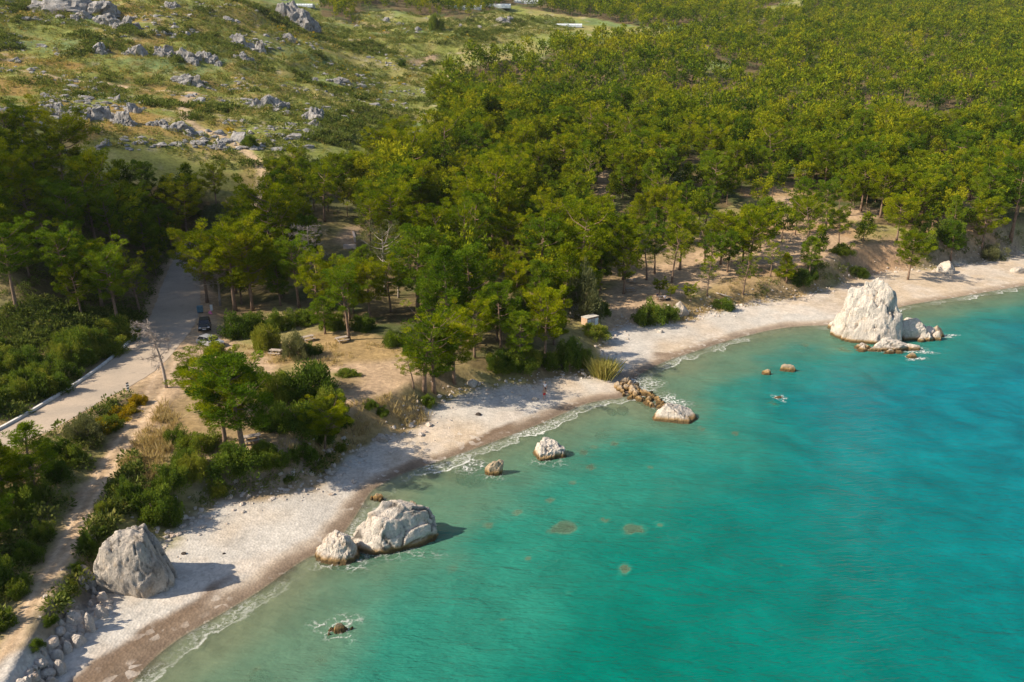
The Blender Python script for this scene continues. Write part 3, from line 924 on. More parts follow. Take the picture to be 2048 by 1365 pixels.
def rock_mesh(name, size, seed, mat, sub=5, facets=9, rough=.16, fine=.05, cracks=0, crack_w=.05, flat=-.45, blocky=.0, strata=None, cell=.0, shape=None, fis=0.0, ff=2.2):
    """an eroded block: facet cuts, worn noise, optional joint cracks; size = full width, depth, height; the base sits at local z = 0"""
    r_ = np.random.default_rng(seed)
    V, F = ico(sub)
    p = V.copy()
    if blocky:
        m_ = np.max(np.abs(p), axis=1, keepdims=True)
        p = p * (1 - blocky) + (p / m_) * blocky * .85
    if shape is not None: p = shape(p)
    p = p * (1 + rough * 1.5 * fbm(V * 1.3 + seed, 3, seed))[:, None]
    for k in range(facets):
        n = r_.normal(size=3); n[2] = n[2] * .7 + .15; n /= np.linalg.norm(n)
        o = r_.uniform(.62, .92)
        d = p @ n
        p = p - np.maximum(d - o, 0)[:, None] * n * .88
    crack = np.zeros(len(p))
    if cracks:
        sd_ = r_.normal(size=(cracks, 3)); sd_ /= np.linalg.norm(sd_, axis=1)[:, None]
        q = p + .12 * np.stack([fbm(V * 3, 3, seed + 3), fbm(V * 3, 3, seed + 4), fbm(V * 3, 3, seed + 5)], -1)
        D = np.linalg.norm(q[:, None] - sd_[None] * np.linalg.norm(q, axis=1).mean(), axis=-1)
        ci = D.argmin(1); D.sort(axis=1)
        e = D[:, 1] - D[:, 0]
        crack = sstep(crack_w, crack_w * .3, e) * sstep(-.25, .2, fbm(V * 2.2 + seed, 3, seed + 21) + .12)
        p = p * (1 - .05 * sstep(crack_w * 1.4, 0, e) + cell * r_.uniform(-1, 1, cracks)[ci] * sstep(0, crack_w, e))[:, None]
    if fis:
        q = (p + .25 * np.stack([fbm(V * 2, 3, seed + 41), fbm(V * 2, 3, seed + 42), fbm(V * 2, 3, seed + 43)], -1)) * np.array([ff, ff, ff * .38])
        a1 = np.abs(fbm(q + seed, 3, seed + 45)); a2 = np.abs(fbm(q * np.array([.7, .7, 2.6]) + 7, 3, seed + 46))
        g1 = sstep(.075, .0, a1) * sstep(-.2, .15, fbm(V * 1.8, 2, seed + 47)); g2 = sstep(.05, .0, a2) * sstep(-.05, .25, fbm(V * 1.8 + 4, 2, seed + 48))
        p = p * (1 - fis * np.maximum(g1, .7 * g2) + fis * .5 * (a1 - .2))[:, None]
        crack = np.maximum(crack, np.maximum(sstep(.04, .0, a1) * g1, .8 * sstep(.03, 0, a2) * g2))
    if strata:
        sn, sf_, sa = strata
        sn = np.array(sn, float) / np.linalg.norm(sn)
        q = p @ sn * sf_ + .55 * fbm(V * 1.7 + seed, 3, seed + 31)
        fr_ = q - np.floor(q)
        st_ = sstep(0, .82, fr_) - sstep(.86, 1.0, fr_)
        p = p * (1 + sa * (st_ - .5) * sstep(-.3, .2, fbm(V * 2.5 + seed, 3, seed + 33) + .1))[:, None]
        crack = np.maximum(crack, sstep(.90, .96, fr_) * .8 * sstep(-.1, .25, fbm(V * 3.0 + seed, 2, seed + 35)))
    sc = np.array(size) / 2
    rid = 1 - np.abs(fbm(V * 3.1 + 5 + seed, 4, seed + 9))
    p = p * (1 + rough * .55 * (rid - .72))[:, None]
    z = np.maximum(p[:, 2], flat); p = np.stack([p[:, 0], p[:, 1], z], -1)
    ext = np.abs(p).max(0); p = p / np.array([ext[0], ext[1], 1.0])
    hmax = p[:, 2].max(); p[:, 2] = (p[:, 2] - 0.0) / hmax
    w = p * np.array([sc[0], sc[1], size[2]])
    nr = w / (np.linalg.norm(w, axis=1)[:, None] + 1e-6)
    mx_ = max(size)
    w = w + nr * (fine * mx_ * .5 * (fbm(w * (5.0 / mx_) + seed, 5, seed + 13, .6) * .7 + .8 * (.35 - np.abs(fbm(w * (7.0 / mx_) + seed + 3, 4, seed + 19, .6)))))[:, None]
    me = mesh_np(name, w, F, True, [mat])
    me.polygons.foreach_set('use_smooth', np.full(len(F), sub >= 6))
    attr(me, 'crack', crack)
    return me

def px_rock(x0, x1, yt, yb, z=0.0, dr=.75):
    """place and size of a rock from its outline: front foot on the ground at yb"""
    xc = (x0 + x1) / 2
    p = at_z(xc, yb, z)
    m_ = mpp(p[1], z)
    w = (x1 - x0) * m_
    a = math.atan2(CAM_H - z, math.hypot(p[0], p[1]))
    d = w * dr
    h = max(.25 * w, ((yb - yt) * m_ - d * math.sin(a) * .8) / math.cos(a))
    return Vector((float(p[0]), float(p[1]) + d * .45, z)), (float(w), float(d), float(h))

def rock(name, label, cat, box, seed, mat, z=0.0, dr=.75, group=None, hs=1.0, rotz=0.0, sink=0.0, pieces=0, **kw):
    loc, size = px_rock(*box, z=z, dr=dr)
    size = (size[0], size[1], size[2] * hs + sink)
    if pieces:
        ro = np.random.default_rng(seed); VV, FF, CC, n0 = [], [], [], 0
        for k in range(pieces):
            f_ = 1.0 if k == 0 else ro.uniform(.28, .62); a_ = ro.uniform(0, 6.28); q_ = ro.uniform(.25, .5)
            ps = (size[0] * (.62 if k == 0 else .5 * f_), size[1] * (.7 if k == 0 else .8 * f_), max(size[2] * f_ * (1 if k == 0 else .95), sink + .25))
            m2 = rock_mesh('piece', ps, seed * 13 + k, mat, **kw)
            v_ = np.empty(len(m2.vertices) * 3, np.float32); m2.vertices.foreach_get('co', v_); v_ = v_.reshape(-1, 3)
            off = np.array([0, 0, 0]) if k == 0 else np.array([math.cos(a_) * q_ * size[0], math.sin(a_) * q_ * size[1], 0])
            c_ = np.empty(len(m2.vertices), np.float32); m2.attributes['crack'].data.foreach_get('value', c_)
            VV.append(v_ + off); CC.append(c_); FF.append(ico(kw.get('sub', 5))[1] + n0); n0 += len(v_); bpy.data.meshes.remove(m2)
        me = mesh_np(name, np.vstack(VV), np.vstack(FF).astype(np.int32), False, [mat]); attr(me, 'crack', np.concatenate(CC))
    else:
        me = rock_mesh(name, size, seed, mat, **kw)
    o = obj(name, me, None, (loc.x, loc.y, loc.z - sink), (0, 0, rotz))
    return tag(o, label, cat, group)

# the great sea stack with its low ledges
def stack_shape(p):
    q = p.copy()
    t = np.clip(q[:, 2], -1, 1)
    k = 1.0 + .20 * sstep(.1, -.7, t) - .34 * sstep(.0, 1.0, t)
    q[:, 0] *= k; q[:, 1] *= k
    q[:, 0] -= .14 * sstep(-.3, .6, t)
    return q
SR = 'white limestone rocks standing in the shallows'
rock('sea_stack', 'tallest pale sea stack joined to the far beach, sheer and cracked', 'sea rock', (1692, 1830, 548, 692), 11, M_SEA, dr=.72, sub=6, facets=7, rough=.13, fine=.10, fis=.12, ff=2.6, strata=((.3, .1, 1), 3.1, .035),
     flat=-.55, blocky=.55, shape=stack_shape, sink=.5)
rock('sea_rock', 'low white rock ledge against the seaward foot of the tallest stack', 'sea rock', (1778, 1884, 632, 684), 12, M_SEA, dr=.5, pieces=11, sub=5, facets=12, rough=.2, fine=.11, fis=.09, ff=2.4, flat=-.2, sink=.4, group=SR)
rock('sea_rock', 'flat wet ledge in front of the tallest stack, awash at its edges', 'sea rock', (1712, 1856, 668, 706), 13, M_SEA, dr=.3, pieces=14, sub=5, facets=12, rough=.22, fine=.12, fis=.09, ff=2.4, flat=-.2, sink=.4, hs=.7, group=SR)
rock('sea_rock', 'small brown rock tip at the outer end of the low white ledge', 'sea rock', (1868, 1894, 650, 676), 14, M_OCHRE, dr=.8, sub=4, facets=8, rough=.2, sink=.3, group=SR)
rock('sea_rock', 'small grey shoulder rock tucked behind the low white ledge', 'sea rock', (1808, 1842, 634, 650), 15, M_SEA, dr=.6, sub=4, facets=8, sink=.3, group=SR)
rock('sea_rock', 'little ochre rock alone in the water in front of the tallest stack', 'sea rock', (1814, 1838, 704, 718), 16, M_OCHRE, dr=.7, sub=4, facets=8, sink=.3, group=SR)
rock('sea_rock', 'small round rock at the waterline just left of the tallest stack', 'sea rock', (1658, 1680, 641, 658), 17, M_SEA, dr=.8, sub=4, facets=7, sink=.3, group=SR)
rock('sea_rock', 'smooth white boulder at the seaward end of the rubble spit', 'sea rock', (1308, 1405, 800, 849), 18, M_SEA, dr=.62, sub=6, facets=9, rough=.13, fine=.06, fis=.05, ff=1.8, flat=-.2, sink=.4, group=SR)
rock('sea_rock', 'white peaked rock with a dark seaward side, near the curved beach', 'sea rock', (1056, 1134, 869, 922), 19, M_SEA, dr=.75, sub=6, facets=13, rough=.24, fine=.10, fis=.10, ff=2.2, flat=-.25, sink=.4, group=SR)
rock('sea_rock', 'small knobbly undercut rock between the wave edge and the white peaked rock', 'sea rock', (968, 1008, 914, 954), 20, M_OCHRE, dr=.8, sub=5, facets=9, rough=.25, fine=.09, flat=-.35, sink=.3, group=SR)
rock('sea_rock', 'broad cracked white rock at the waterline, split into many blocks', 'sea rock', (683, 870, 990, 1108), 21, M_SEA, dr=.62, hs=1.12, sub=6, facets=10, rough=.15, fine=.045, cracks=85, crack_w=.045, cell=.05, fis=.03, ff=2.0, flat=-.25, blocky=.25, sink=.5, rotz=.16, group=SR)
rock('sea_rock', 'rounded white rock leaning beside the broad cracked rock', 'sea rock', (617, 718, 1053, 1133), 22, M_SEA, dr=.72, hs=1.05, sub=6, facets=12, rough=.22, fine=.12, fis=.09, ff=2.4, flat=-.3, sink=.5, group=SR)
rock('sea_rock', 'flat ochre ledge sticking out behind the broad cracked rock', 'sea rock', (792, 852, 1000, 1026), 23, M_OCHRE, dr=.5, pieces=6, sub=5, facets=10, rough=.2, fine=.08, sink=.3, group=SR)
rock('sea_rock', 'small sharp brown rocks on the sand above the broad cracked rock', 'sea rock', (738, 772, 984, 1002), 24, M_OCHRE, dr=.6, pieces=5, sub=4, facets=10, rough=.3, z=.1, group=SR)
rock('sea_rock', 'ragged brown rock ringed with white foam in the near shallows', 'sea rock', (649, 703, 1238, 1272), 25, M_OCHRE, dr=.5, hs=.7, pieces=6, sub=5, facets=9, rough=.3, fine=.12, flat=-.2, sink=.2, rotz=.35, group=SR)
rock('sea_rock', 'flat topped ochre rock, larger of the pair in the right bay', 'sea rock', (1562, 1602, 726, 745), 26, M_OCHRE, dr=.55, sub=5, facets=10, rough=.2, sink=.3, group=SR)
rock('sea_rock', 'tiny ochre rock, smaller of the pair in the right bay', 'sea rock', (1525, 1545, 737, 751), 27, M_OCHRE, dr=.7, sub=4, facets=8, sink=.3, group=SR)
rock('sea_rock', 'white capped rock barely breaking the surface below the bay pair', 'sea rock', (1545, 1570, 788, 798), 28, M_SEA, dr=.5, hs=.5, sub=4, facets=8, sink=.3, group=SR)
for (px, py, rx, ry, st) in ((1832, 702, 3.4, 2.2, .8), (1888, 672, 2.6, 1.6, .8), (1828, 717, 2.0, 1.6, .8), (676, 1256, 2.2, 1.9, .5), (1560, 797, 1.2, 1.4, .7), (800, 1108, 4, 1.6, .25), (1760, 700, 3.5, 2, .6),
                             (942, 930, 2.2, 2.6, .6), (1340, 805, 3, 3.5, .7), (1100, 925, 2.6, 1.6, .3), (985, 954, 1.6, 1.2, .3), (1290, 770, 3, 4, .6), (690, 1128, 3, 1.6, .4)):
    p = at_z(px, py, 0); foam_patch(float(p[0]), float(p[1]), rx, ry, st)
nV, nF, nE, n0 = [], [], [], 0
for V, F, E in FOAM:
    nV.append(V); nF.append(F + n0); nE.append(E); n0 += len(V)
nV = np.vstack(nV); nV[:, 2] += np.repeat(np.arange(len(FOAM)) * .004, [len(f[0]) for f in FOAM])
me = mesh_np('sea_foam', nV, np.vstack(nF), False, [mF]); attr(me, 'edge', np.concatenate(nE))
tag(obj('sea_foam', me), 'white foam washing round the rocks on the green water', 'foam', kind='stuff')

# reefs
SEAMARKS = [(775, 1050, 'the broad cracked rock'), (1095, 895, 'the white peaked rock'), (987, 933, 'the small knobbly rock'), (1358, 825, 'the smooth white boulder'), (1565, 738, 'the pair in the right bay'), (1132, 1055, 'the largest dark reef'),
            (1250, 1138, 'the round golden reef'), (677, 1255, 'the foam ringed rock'), (1750, 640, 'the tallest stack'), (1280, 790, 'the rubble spit')]
rl = ['weedy brown reef patch showing through the green shallows']
REEFLAB = where_labels([(q[0], q[1], 'weedy rock under water') for q in REEFS], SEAMARKS)
for i, ((x, y, rx, ry, dp), (px, py, w, h, _)) in enumerate(zip(reef_w, REEFS)):
    bed = hz(x, y)
    top = -max(dp, .06) + (.03 if dp < .13 else -.1)
    hgt = max(top - bed, .25)
    me = rock_mesh('submerged_rock', (rx * 3.3, ry * 3.3, hgt), 300 + i, M_REEF, sub=4, facets=8, rough=.4, fine=.2, flat=-.1)
    o = obj('submerged_rock', me, None, (x, y, top - hgt))
    lab = {0: 'round golden brown reef head lying alone under the deep green water', 1: 'largest dark reef patch under the water in the middle of the bay', 2: 'thin pale reef patch just right of the largest dark one',
           7: 'ochre reef breaking the surface beside the small knobbly rock', 15: 'pinkish reef slab under the white capped rock'}.get(i) or REEFLAB[i]
    tag(o, lab, 'reef', 'reefs under the shallow water')

# the great boulder on the near beach
bz = 1.0
def boulder_shape(p):
    q = p.copy()
    k = 1 - .06 * sstep(.0, .9, q[:, 2])
    q[:, 0] *= k; q[:, 1] *= k
    q[:, 0] -= .14 * q[:, 2]
    q[:, 1] += .12 * q[:, 2]
    q[:, 2] = np.where(q[:, 2] > .62, .62 + (q[:, 2] - .62) * .35, q[:, 2])
    return q
rock('boulder', 'huge grey layered boulder at the back of the near beach', 'boulder', (178, 334, 1038, 1194), 31, M_BEACH, z=bz, dr=.78, hs=1.0, sub=6, facets=8, rough=.12, fine=.05, fis=.06, ff=1.8, strata=((.22, -.75, 1), 2.7, .09), flat=-.3, blocky=.25,
     shape=boulder_shape, sink=.4)
rock('boulder', 'small jagged grey rock at the upper left shoulder of the huge boulder', 'boulder', (163, 192, 1066, 1090), 32, M_BEACH, z=3.2, dr=.7, sub=4, facets=9, sink=.3)
# boulders spilling down to the near beach: outline boxes in the photograph
BL = [(151, 175, 1128, 1150), (164, 190, 1142, 1172), (150, 166, 1150, 1164), (160, 176, 1165, 1176), (180, 191, 1173, 1188), (190, 202, 1172, 1182), (200, 210, 1177, 1186), (188, 215, 1183, 1210),
      (170, 188, 1200, 1216), (183, 213, 1207, 1238), (170, 184, 1214, 1228), (134, 147, 1195, 1204), (108, 158, 1218, 1252), (138, 170, 1232, 1252), (166, 190, 1224, 1266), (138, 170, 1248, 1268),
      (125, 138, 1254, 1266), (120, 138, 1264, 1278), (133, 168, 1266, 1296), (113, 128, 1274, 1286), (120, 141, 1282, 1308), (108, 120, 1288, 1298), (92, 122, 1298, 1322), (80, 90, 1298, 1308),
      (95, 128, 1320, 1352), (68, 102, 1335, 1356), (82, 96, 1322, 1336), (52, 68, 1346, 1360), (60, 86, 1354, 1376), (28, 58, 1354, 1380), (86, 112, 1352, 1378), (152, 168, 1220, 1232), (178, 190, 1190, 1200),
      (112, 128, 1238, 1250), (62, 74, 1330, 1342)]
ro = np.random.default_rng(4)
for k in range(30):
    t_ = ro.uniform(0, 1); xx = 196 - 165 * t_ + ro.normal() * 12; yy = 1216 + 158 * t_ + ro.normal() * 11; ww = ro.uniform(13, 36)
    BL.append((xx - ww / 2, xx + ww / 2, yy - ww * .62, yy))
for i, b in enumerate(BL):
    zz = 1.0 + (1.1 if b[0] < 0.66 * (1365 - b[3]) + 60 else 0)
    q = drape([(b[0] + b[1]) / 2], [b[3] - 3])[0]
    lab = {7: 'rust stained boulder touching the foot of the huge grey boulder', 9: 'big rounded pinkish boulder lowest below the huge grey boulder', 12: 'long pale slab on the track side of the boulder spill',
           15: 'smooth oval boulder lying on its side beside the pale slab', 18: 'broad sloping pink boulder halfway down the boulder spill', 20: 'egg shaped pale boulder standing on the shingle edge',
           0: 'tan boulder topmost of the spill beside the huge grey boulder', 24: 'tall pink boulder near the bottom of the spill', 25: 'tan oval boulder beside the tall pink boulder'}.get(i) or ('%s pale boulder in the %s of the spill between track and shingle' % ('small' if b[1] - b[0] < 16 else 'middling' if b[1] - b[0] < 25 else 'large', 'top part' if b[3] < 1195 else 'upper middle' if b[3] < 1245 else 'lower middle' if b[3] < 1305 else 'bottom part'))
    rock('boulder', lab, 'boulder', b, 60 + i, M_BOULD, z=float(max(q[2], hz(q[0], q[1] + .5 * (b[1] - b[0]) * mpp(q[1], q[2])) - .15)), dr=.85, hs=1.1 if i < 35 else .8, sub=5 if b[1] - b[0] > 22 else 4, facets=7, rough=.1, fine=.02, flat=-.5, sink=.1, rotz=0, group='boulders spilling onto the near beach')

# rubble spit
sp_ = [(1228, 772), (1262, 764), (1332, 808), (1322, 828), (1285, 805), (1240, 792)]
r_ = np.random.default_rng(5)
spw = np.array([at_z(a, b, 0)[:2] for a, b in sp_])
rub = [rock_mesh('rubble_rock', (1, 1 * r_.uniform(.7, 1), r_.uniform(.5, .8)), 400 + k, M_OCHRE, sub=3, facets=9, rough=.2, fine=.06, flat=-.4) for k in range(7)]
cnt = 0
while cnt < 92:
    x = r_.uniform(spw[:, 0].min(), spw[:, 0].max()); y = r_.uniform(spw[:, 1].min(), spw[:, 1].max())
    if not inside(np.array([x]), np.array([y]), spw)[0]: continue
    d, _ = seg_dist(np.array([x]), np.array([y]), np.vstack([spw, spw[:1]]))
    s = r_.uniform(.55, 1.35)
    z = max(hz(x, y), -.25) + min(d[0] * .22, .55) - .1
    o = obj('rubble_rock', rub[cnt % 7], None, (x, y, z), (r_.uniform(-.3, .3), r_.uniform(-.3, .3), r_.uniform(0, 6.3)), (s, s, s))
    tag(o, 'angular ochre rock in the rubble spit running out to the smooth white boulder', 'rock', 'rocks of the rubble spit')
    cnt += 1

# loose stones about the beach and its bank
ST = [(368, 1108, 12, 'dark round weed lump on the shingle nearest the huge boulder'), (448, 1108, 8, 'small dark lump on the shingle further along from the huge boulder'), (763, 880, 30, 'flat tan boulder at the back of the middle beach under straw grass'),
      (655, 945, 18, 'reddish boulder at the foot of the bank above the middle beach'), (1120, 735, 22, 'pale boulder below the dark thicket beside the people'), (1320, 665, 14, 'white stones on the sand below the round bright bush'),
      (1284, 650, 12, 'tan stone at the foot of the round bright bush'), (1145, 632, 40, 'jagged pale rock behind the brick shed'), (945, 768, 26, 'brown boulder beside the slope under the leaning pine'),
      (1362, 625, 34, 'pinkish rock outcrop on the bank between straw grass and the round bush'), (957, 830, 14, 'dark grey stone on the sand of the middle beach'), (1890, 545, 34, 'tan rock at the back of the far beach'),
      (2035, 545, 30, 'pale rocks at the right edge of the far beach'), (1070, 800, 16, 'grey stone beside the standing people')]
for i, (px, py, w, lab) in enumerate(ST):
    g = ground(px, py); m_ = mpp(g.y, g.z)
    dk = 'dark' in lab
    me = rock_mesh('stone', (w * m_, w * m_ * .8, w * m_ * (.4 if w < 32 else .7)), 500 + i, M_BEACH if not dk else simple_mat('dark_lump', (.05, .04, .035), .9), sub=4, facets=9, rough=.2, fine=.06, flat=-.35)
    tag(obj('stone', me, None, (g.x, g.y, g.z - .04)), lab, 'stone')
g0 = []
r_ = np.random.default_rng(8)
for k in range(1500):
    t = r_.uniform(0, 1); i = r_.integers(8, len(back_w) - 2)
    a = back_w[i] * (1 - t) + back_w[i + 1] * t
    a = a + r_.normal(size=2) * (1.6, 1.2)
    g0.append((a[0], a[1], abs(r_.normal()) * .13 + .07))
g0 = np.array(g0); g0 = g0[(np.abs(g0[:, 0] / g0[:, 1]) < 1) & (g0[:, 1] > 25)]
zz = HF(g0[:, 0], g0[:, 1])
SV, SF = ico(1)
sv = SV[None] * (1 + .35 * r_.uniform(-1, 1, (len(g0), len(SV), 1))) * g0[:, 2][:, None, None] * np.array([1, 1, .7]) + np.stack([g0[:, 0], g0[:, 1], zz], -1)[:, None]
sf = SF[None] + (np.arange(len(g0)) * len(SV))[:, None, None]
me = mesh_np('loose_pebbles', sv.reshape(-1, 3), sf.reshape(-1, 3).astype(np.int32), False, [M_BOULD]); attr(me, 'crack', np.zeros(len(g0) * len(SV)))
tag(obj('loose_pebbles', me), 'loose pale stones scattered along the back of the beach', 'pebbles', kind='stuff')

# limestone outcrops of the hillside: outline boxes
HO = [(185, 242, 25, 52), (232, 268, 28, 55), (178, 215, 82, 106), (248, 300, 85, 112), (300, 345, 85, 112), (345, 400, 92, 122), (455, 500, 64, 92), (500, 530, 75, 104), (350, 402, 146, 170), (513, 566, 184, 218),
      (604, 655, 208, 240), (60, 190, -12, 26), (560, 625, -10, 50), (562, 592, 64, 82), (85, 135, 200, 232), (130, 175, 205, 240), (222, 268, 218, 250), (250, 276, 200, 225), (225, 246, 184, 205), (300, 345, 236, 254),
      (330, 380, 240, 262), (170, 230, 208, 240), (420, 455, 280, 298), (560, 590, 218, 230), (610, 642, 236, 250), (735, 750, 262, 276), (60, 100, 205, 225), (470, 500, 100, 120), (400, 440, 100, 125),
      (760, 782, 32, 44), (792, 806, 42, 52), (826, 842, 52, 62), (990, 1020, 34, 46), (1010, 1030, 30, 44), (915, 925, 46, 54), (950, 968, 50, 58), (395, 412, 100, 112), (330, 365, 0, 18), (440, 470, 30, 45), (140, 160, 28, 40),
      (15, 40, 112, 124), (620, 640, 154, 166), (655, 700, 155, 165), (590, 600, 178, 188)]
HILLMARKS = [(386, 190, 'the fork of the hill paths'), (125, 12, 'the long grey cliff band'), (600, 25, 'the tall dark cliff'), (540, 205, 'the brown pointed outcrop'), (376, 160, 'the bright white outcrop'), (755, 56, 'the bare patch in the meadow'),
             (630, 228, 'the pale boulder outcrop'), (196, 98, 'the rounded pale outcrop'), (872, 50, 'the bright meadow bush'), (930, 18, 'the widest greenhouse'), (130, 215, 'the upper edge of the left wood')]
HILLLAB = where_labels([((b[0] + b[1]) / 2, b[3], '%s jagged grey outcrop' % ('small' if b[1] - b[0] < 22 else 'broad' if b[1] - b[0] > 42 else 'middling')) for b in HO], HILLMARKS)
for i, b in enumerate(HO):
    q = drape([(b[0] + b[1]) / 2], [b[3]])[0]
    m_ = mpp(q[1], q[2]); w = (b[1] - b[0]) * m_; h = (b[3] - b[2]) * m_
    ro = np.random.default_rng(640 + i); VV, FF, CC, n0 = [], [], [], 0
    for k in range(9 if b[1] - b[0] > 22 else 4):
        f_ = 1.0 if k == 0 else ro.uniform(.35, .75)
        m2 = rock_mesh('piece', (w * .9 * f_, w * .6 * f_, (h * .85 + .3) * f_), 2000 + i * 11 + k, M_HILL, sub=4, facets=14, rough=.34, fine=.16, cracks=10, crack_w=.06, cell=.14, fis=.12, ff=2.4, flat=-.25, blocky=.35)
        a_ = np.empty(len(m2.vertices) * 3, np.float32); m2.vertices.foreach_get('co', a_); a_ = a_.reshape(-1, 3)
        ox = 0 if k == 0 else ro.uniform(-.5, .5) * w; oy = 0 if k == 0 else ro.uniform(-.3, .3) * w
        gz_ = hz(q[0] + ox, q[1] + w * .2 + oy) - q[2] - .1 * h
        VV.append(a_ + np.array([ox, oy, gz_])); c_ = np.empty(len(m2.vertices), np.float32); m2.attributes['crack'].data.foreach_get('value', c_); CC.append(c_)
        FF.append(ico(4)[1] + n0); n0 += len(a_); bpy.data.meshes.remove(m2)
    me = mesh_np('rock_outcrop', np.vstack(VV), np.vstack(FF).astype(np.int32), False, [M_HILL]); attr(me, 'crack', np.concatenate(CC))
    lab = {8: 'bright white outcrop alone beside the fork of the dirt paths', 9: 'brown pointed outcrop on the green slope', 10: 'pale boulder outcrop right of the brown pointed one on the green slope',
           11: 'long grey cliff band at the top left of the hill', 12: 'tall dark grey cliff at the top of the hill beside the valley', 2: 'rounded pale outcrop at the left end of the grey rock rib'}.get(i) or HILLLAB[i]
    tag(obj('rock_outcrop', me, None, (q[0], q[1] + w * .2, q[2] - .4)), lab, 'rock outcrop', 'limestone outcrops on the hill')

# pale stones strewn over the hillside, in ribs
r_ = np.random.default_rng(66)
hp = drape(r_.uniform(-40, 860, 5200), r_.uniform(-10, 300, 5200))
fr_ = fbm2(hp[:, 0], hp[:, 1], 16, 4, 67)
ok = (fr_ > .10) & ~forest_mask(hp[:, 0], hp[:, 1]) & (hp[:, 1] < 620)
hp = hp[ok][:1500]
SV, SF = ico(2)
vs, fs = [], []
for k, q in enumerate(hp):
    s_ = abs(r_.normal()) * .55 + .28; v = SV * (1 + .4 * fbm(SV * 1.6 + k, 2, k % 50))[:, None]
    for j in range(5):
        n_ = r_.normal(size=3); n_ /= np.linalg.norm(n_); v = v - np.maximum(v @ n_ - .62, 0)[:, None] * n_
    vs.append(v * s_ * np.array([r_.uniform(.8, 1.7), 1, r_.uniform(.5, .9)]) + q + np.array([0, 0, -.1 * s_])); fs.append(SF + k * len(SV))
me = mesh_np('hill_stones', np.vstack(vs), np.vstack(fs).astype(np.int32), False, [M_HILL]); attr(me, 'crack', np.zeros(len(hp) * len(SV)))
tag(obj('hill_stones', me), 'pale limestone rubble strewn over the open hillside', 'stones', kind='stuff')
# ------------------------------------------------------------------ foliage
def foliage_mat(name, cols, trans=.34, rnd=.19):
    m, nt, out = new_mat(name)
    t = N(nt, 'ShaderNodeAttribute', attribute_name='tint').outputs['Fac']
    oi = N(nt, 'ShaderNodeObjectInfo').outputs['Random']
    f = mathn(nt, 'ADD', t, mathn(nt, 'MULTIPLY_ADD', oi, rnd * 2, -rnd), None, True)
    cr = N(nt, 'ShaderNodeValToRGB')
    e = cr.color_ramp.elements
    e[0].position = 0; e[0].color = (*cols[0], 1); e[1].position = 1; e[1].color = (*cols[-1], 1)
    for i, c in enumerate(cols[1:-1]):
        k = e.new((i + 1) / (len(cols) - 1)); k.color = (*c, 1)
    L(nt, f, cr.inputs[0])
    d = N(nt, 'ShaderNodeBsdfDiffuse'); L(nt, cr.outputs[0], d.inputs[0])
    tr = N(nt, 'ShaderNodeBsdfTranslucent'); L(nt, mixc(nt, .5, cr.outputs[0], mixc(nt, 1, cr.outputs[0], (1.25, 1.1, .45), 'MULTIPLY')), tr.inputs[0])
    mx = N(nt, 'ShaderNodeMixShader'); mx.inputs[0].default_value = trans
    L(nt, d.outputs[0], mx.inputs[1]); L(nt, tr.outputs[0], mx.inputs[2]); L(nt, mx.outputs[0], out.inputs[0])
    return m

M_PINE = foliage_mat('pine_needles', [(.056, .098, .004), (.138, .190, .005), (.232, .268, .007), (.335, .330, .010)])
M_PINE2 = foliage_mat('pine_needles_fresh', [(.038, .085, .008), (.092, .162, .010), (.160, .232, .013), (.25, .30, .018)])
M_FAR = foliage_mat('pine_needles_far', [(.034, .074, .008), (.102, .156, .009), (.200, .240, .010), (.320, .312, .013)], rnd=0)
M_BUSH = foliage_mat('shrub_leaves', [(.055, .100, .018), (.095, .155, .022), (.15, .205, .026), (.23, .245, .035)], rnd=.3)
M_GREY = foliage_mat('grey_green_leaves', [(.085, .10, .045), (.12, .135, .058), (.155, .165, .07), (.19, .19, .09)])
M_SCRUB = foliage_mat('hill_scrub', [(.075, .108, .022), (.140, .178, .040), (.205, .220, .062), (.34, .27, .085)], rnd=0)
M_STRAW = foliage_mat('dry_straw', [(.30, .24, .11), (.44, .35, .17), (.54, .44, .23), (.42, .30, .13)], rnd=.1)
M_BROOM = foliage_mat('yellow_broom', [(.16, .15, .02), (.34, .25, .012), (.48, .33, .012), (.52, .38, .02)], rnd=.1)
M_BARK = simple_mat('pine_bark', (.20, .135, .095), .95, 0, .35, 3.0)
M_PALEBARK = simple_mat('pale_bark', (.36, .31, .27), .95, 0, .3, 3.0)
M_DEAD = simple_mat('dead_wood', (.34, .285, .245), .95, 0, .3, 2.0)

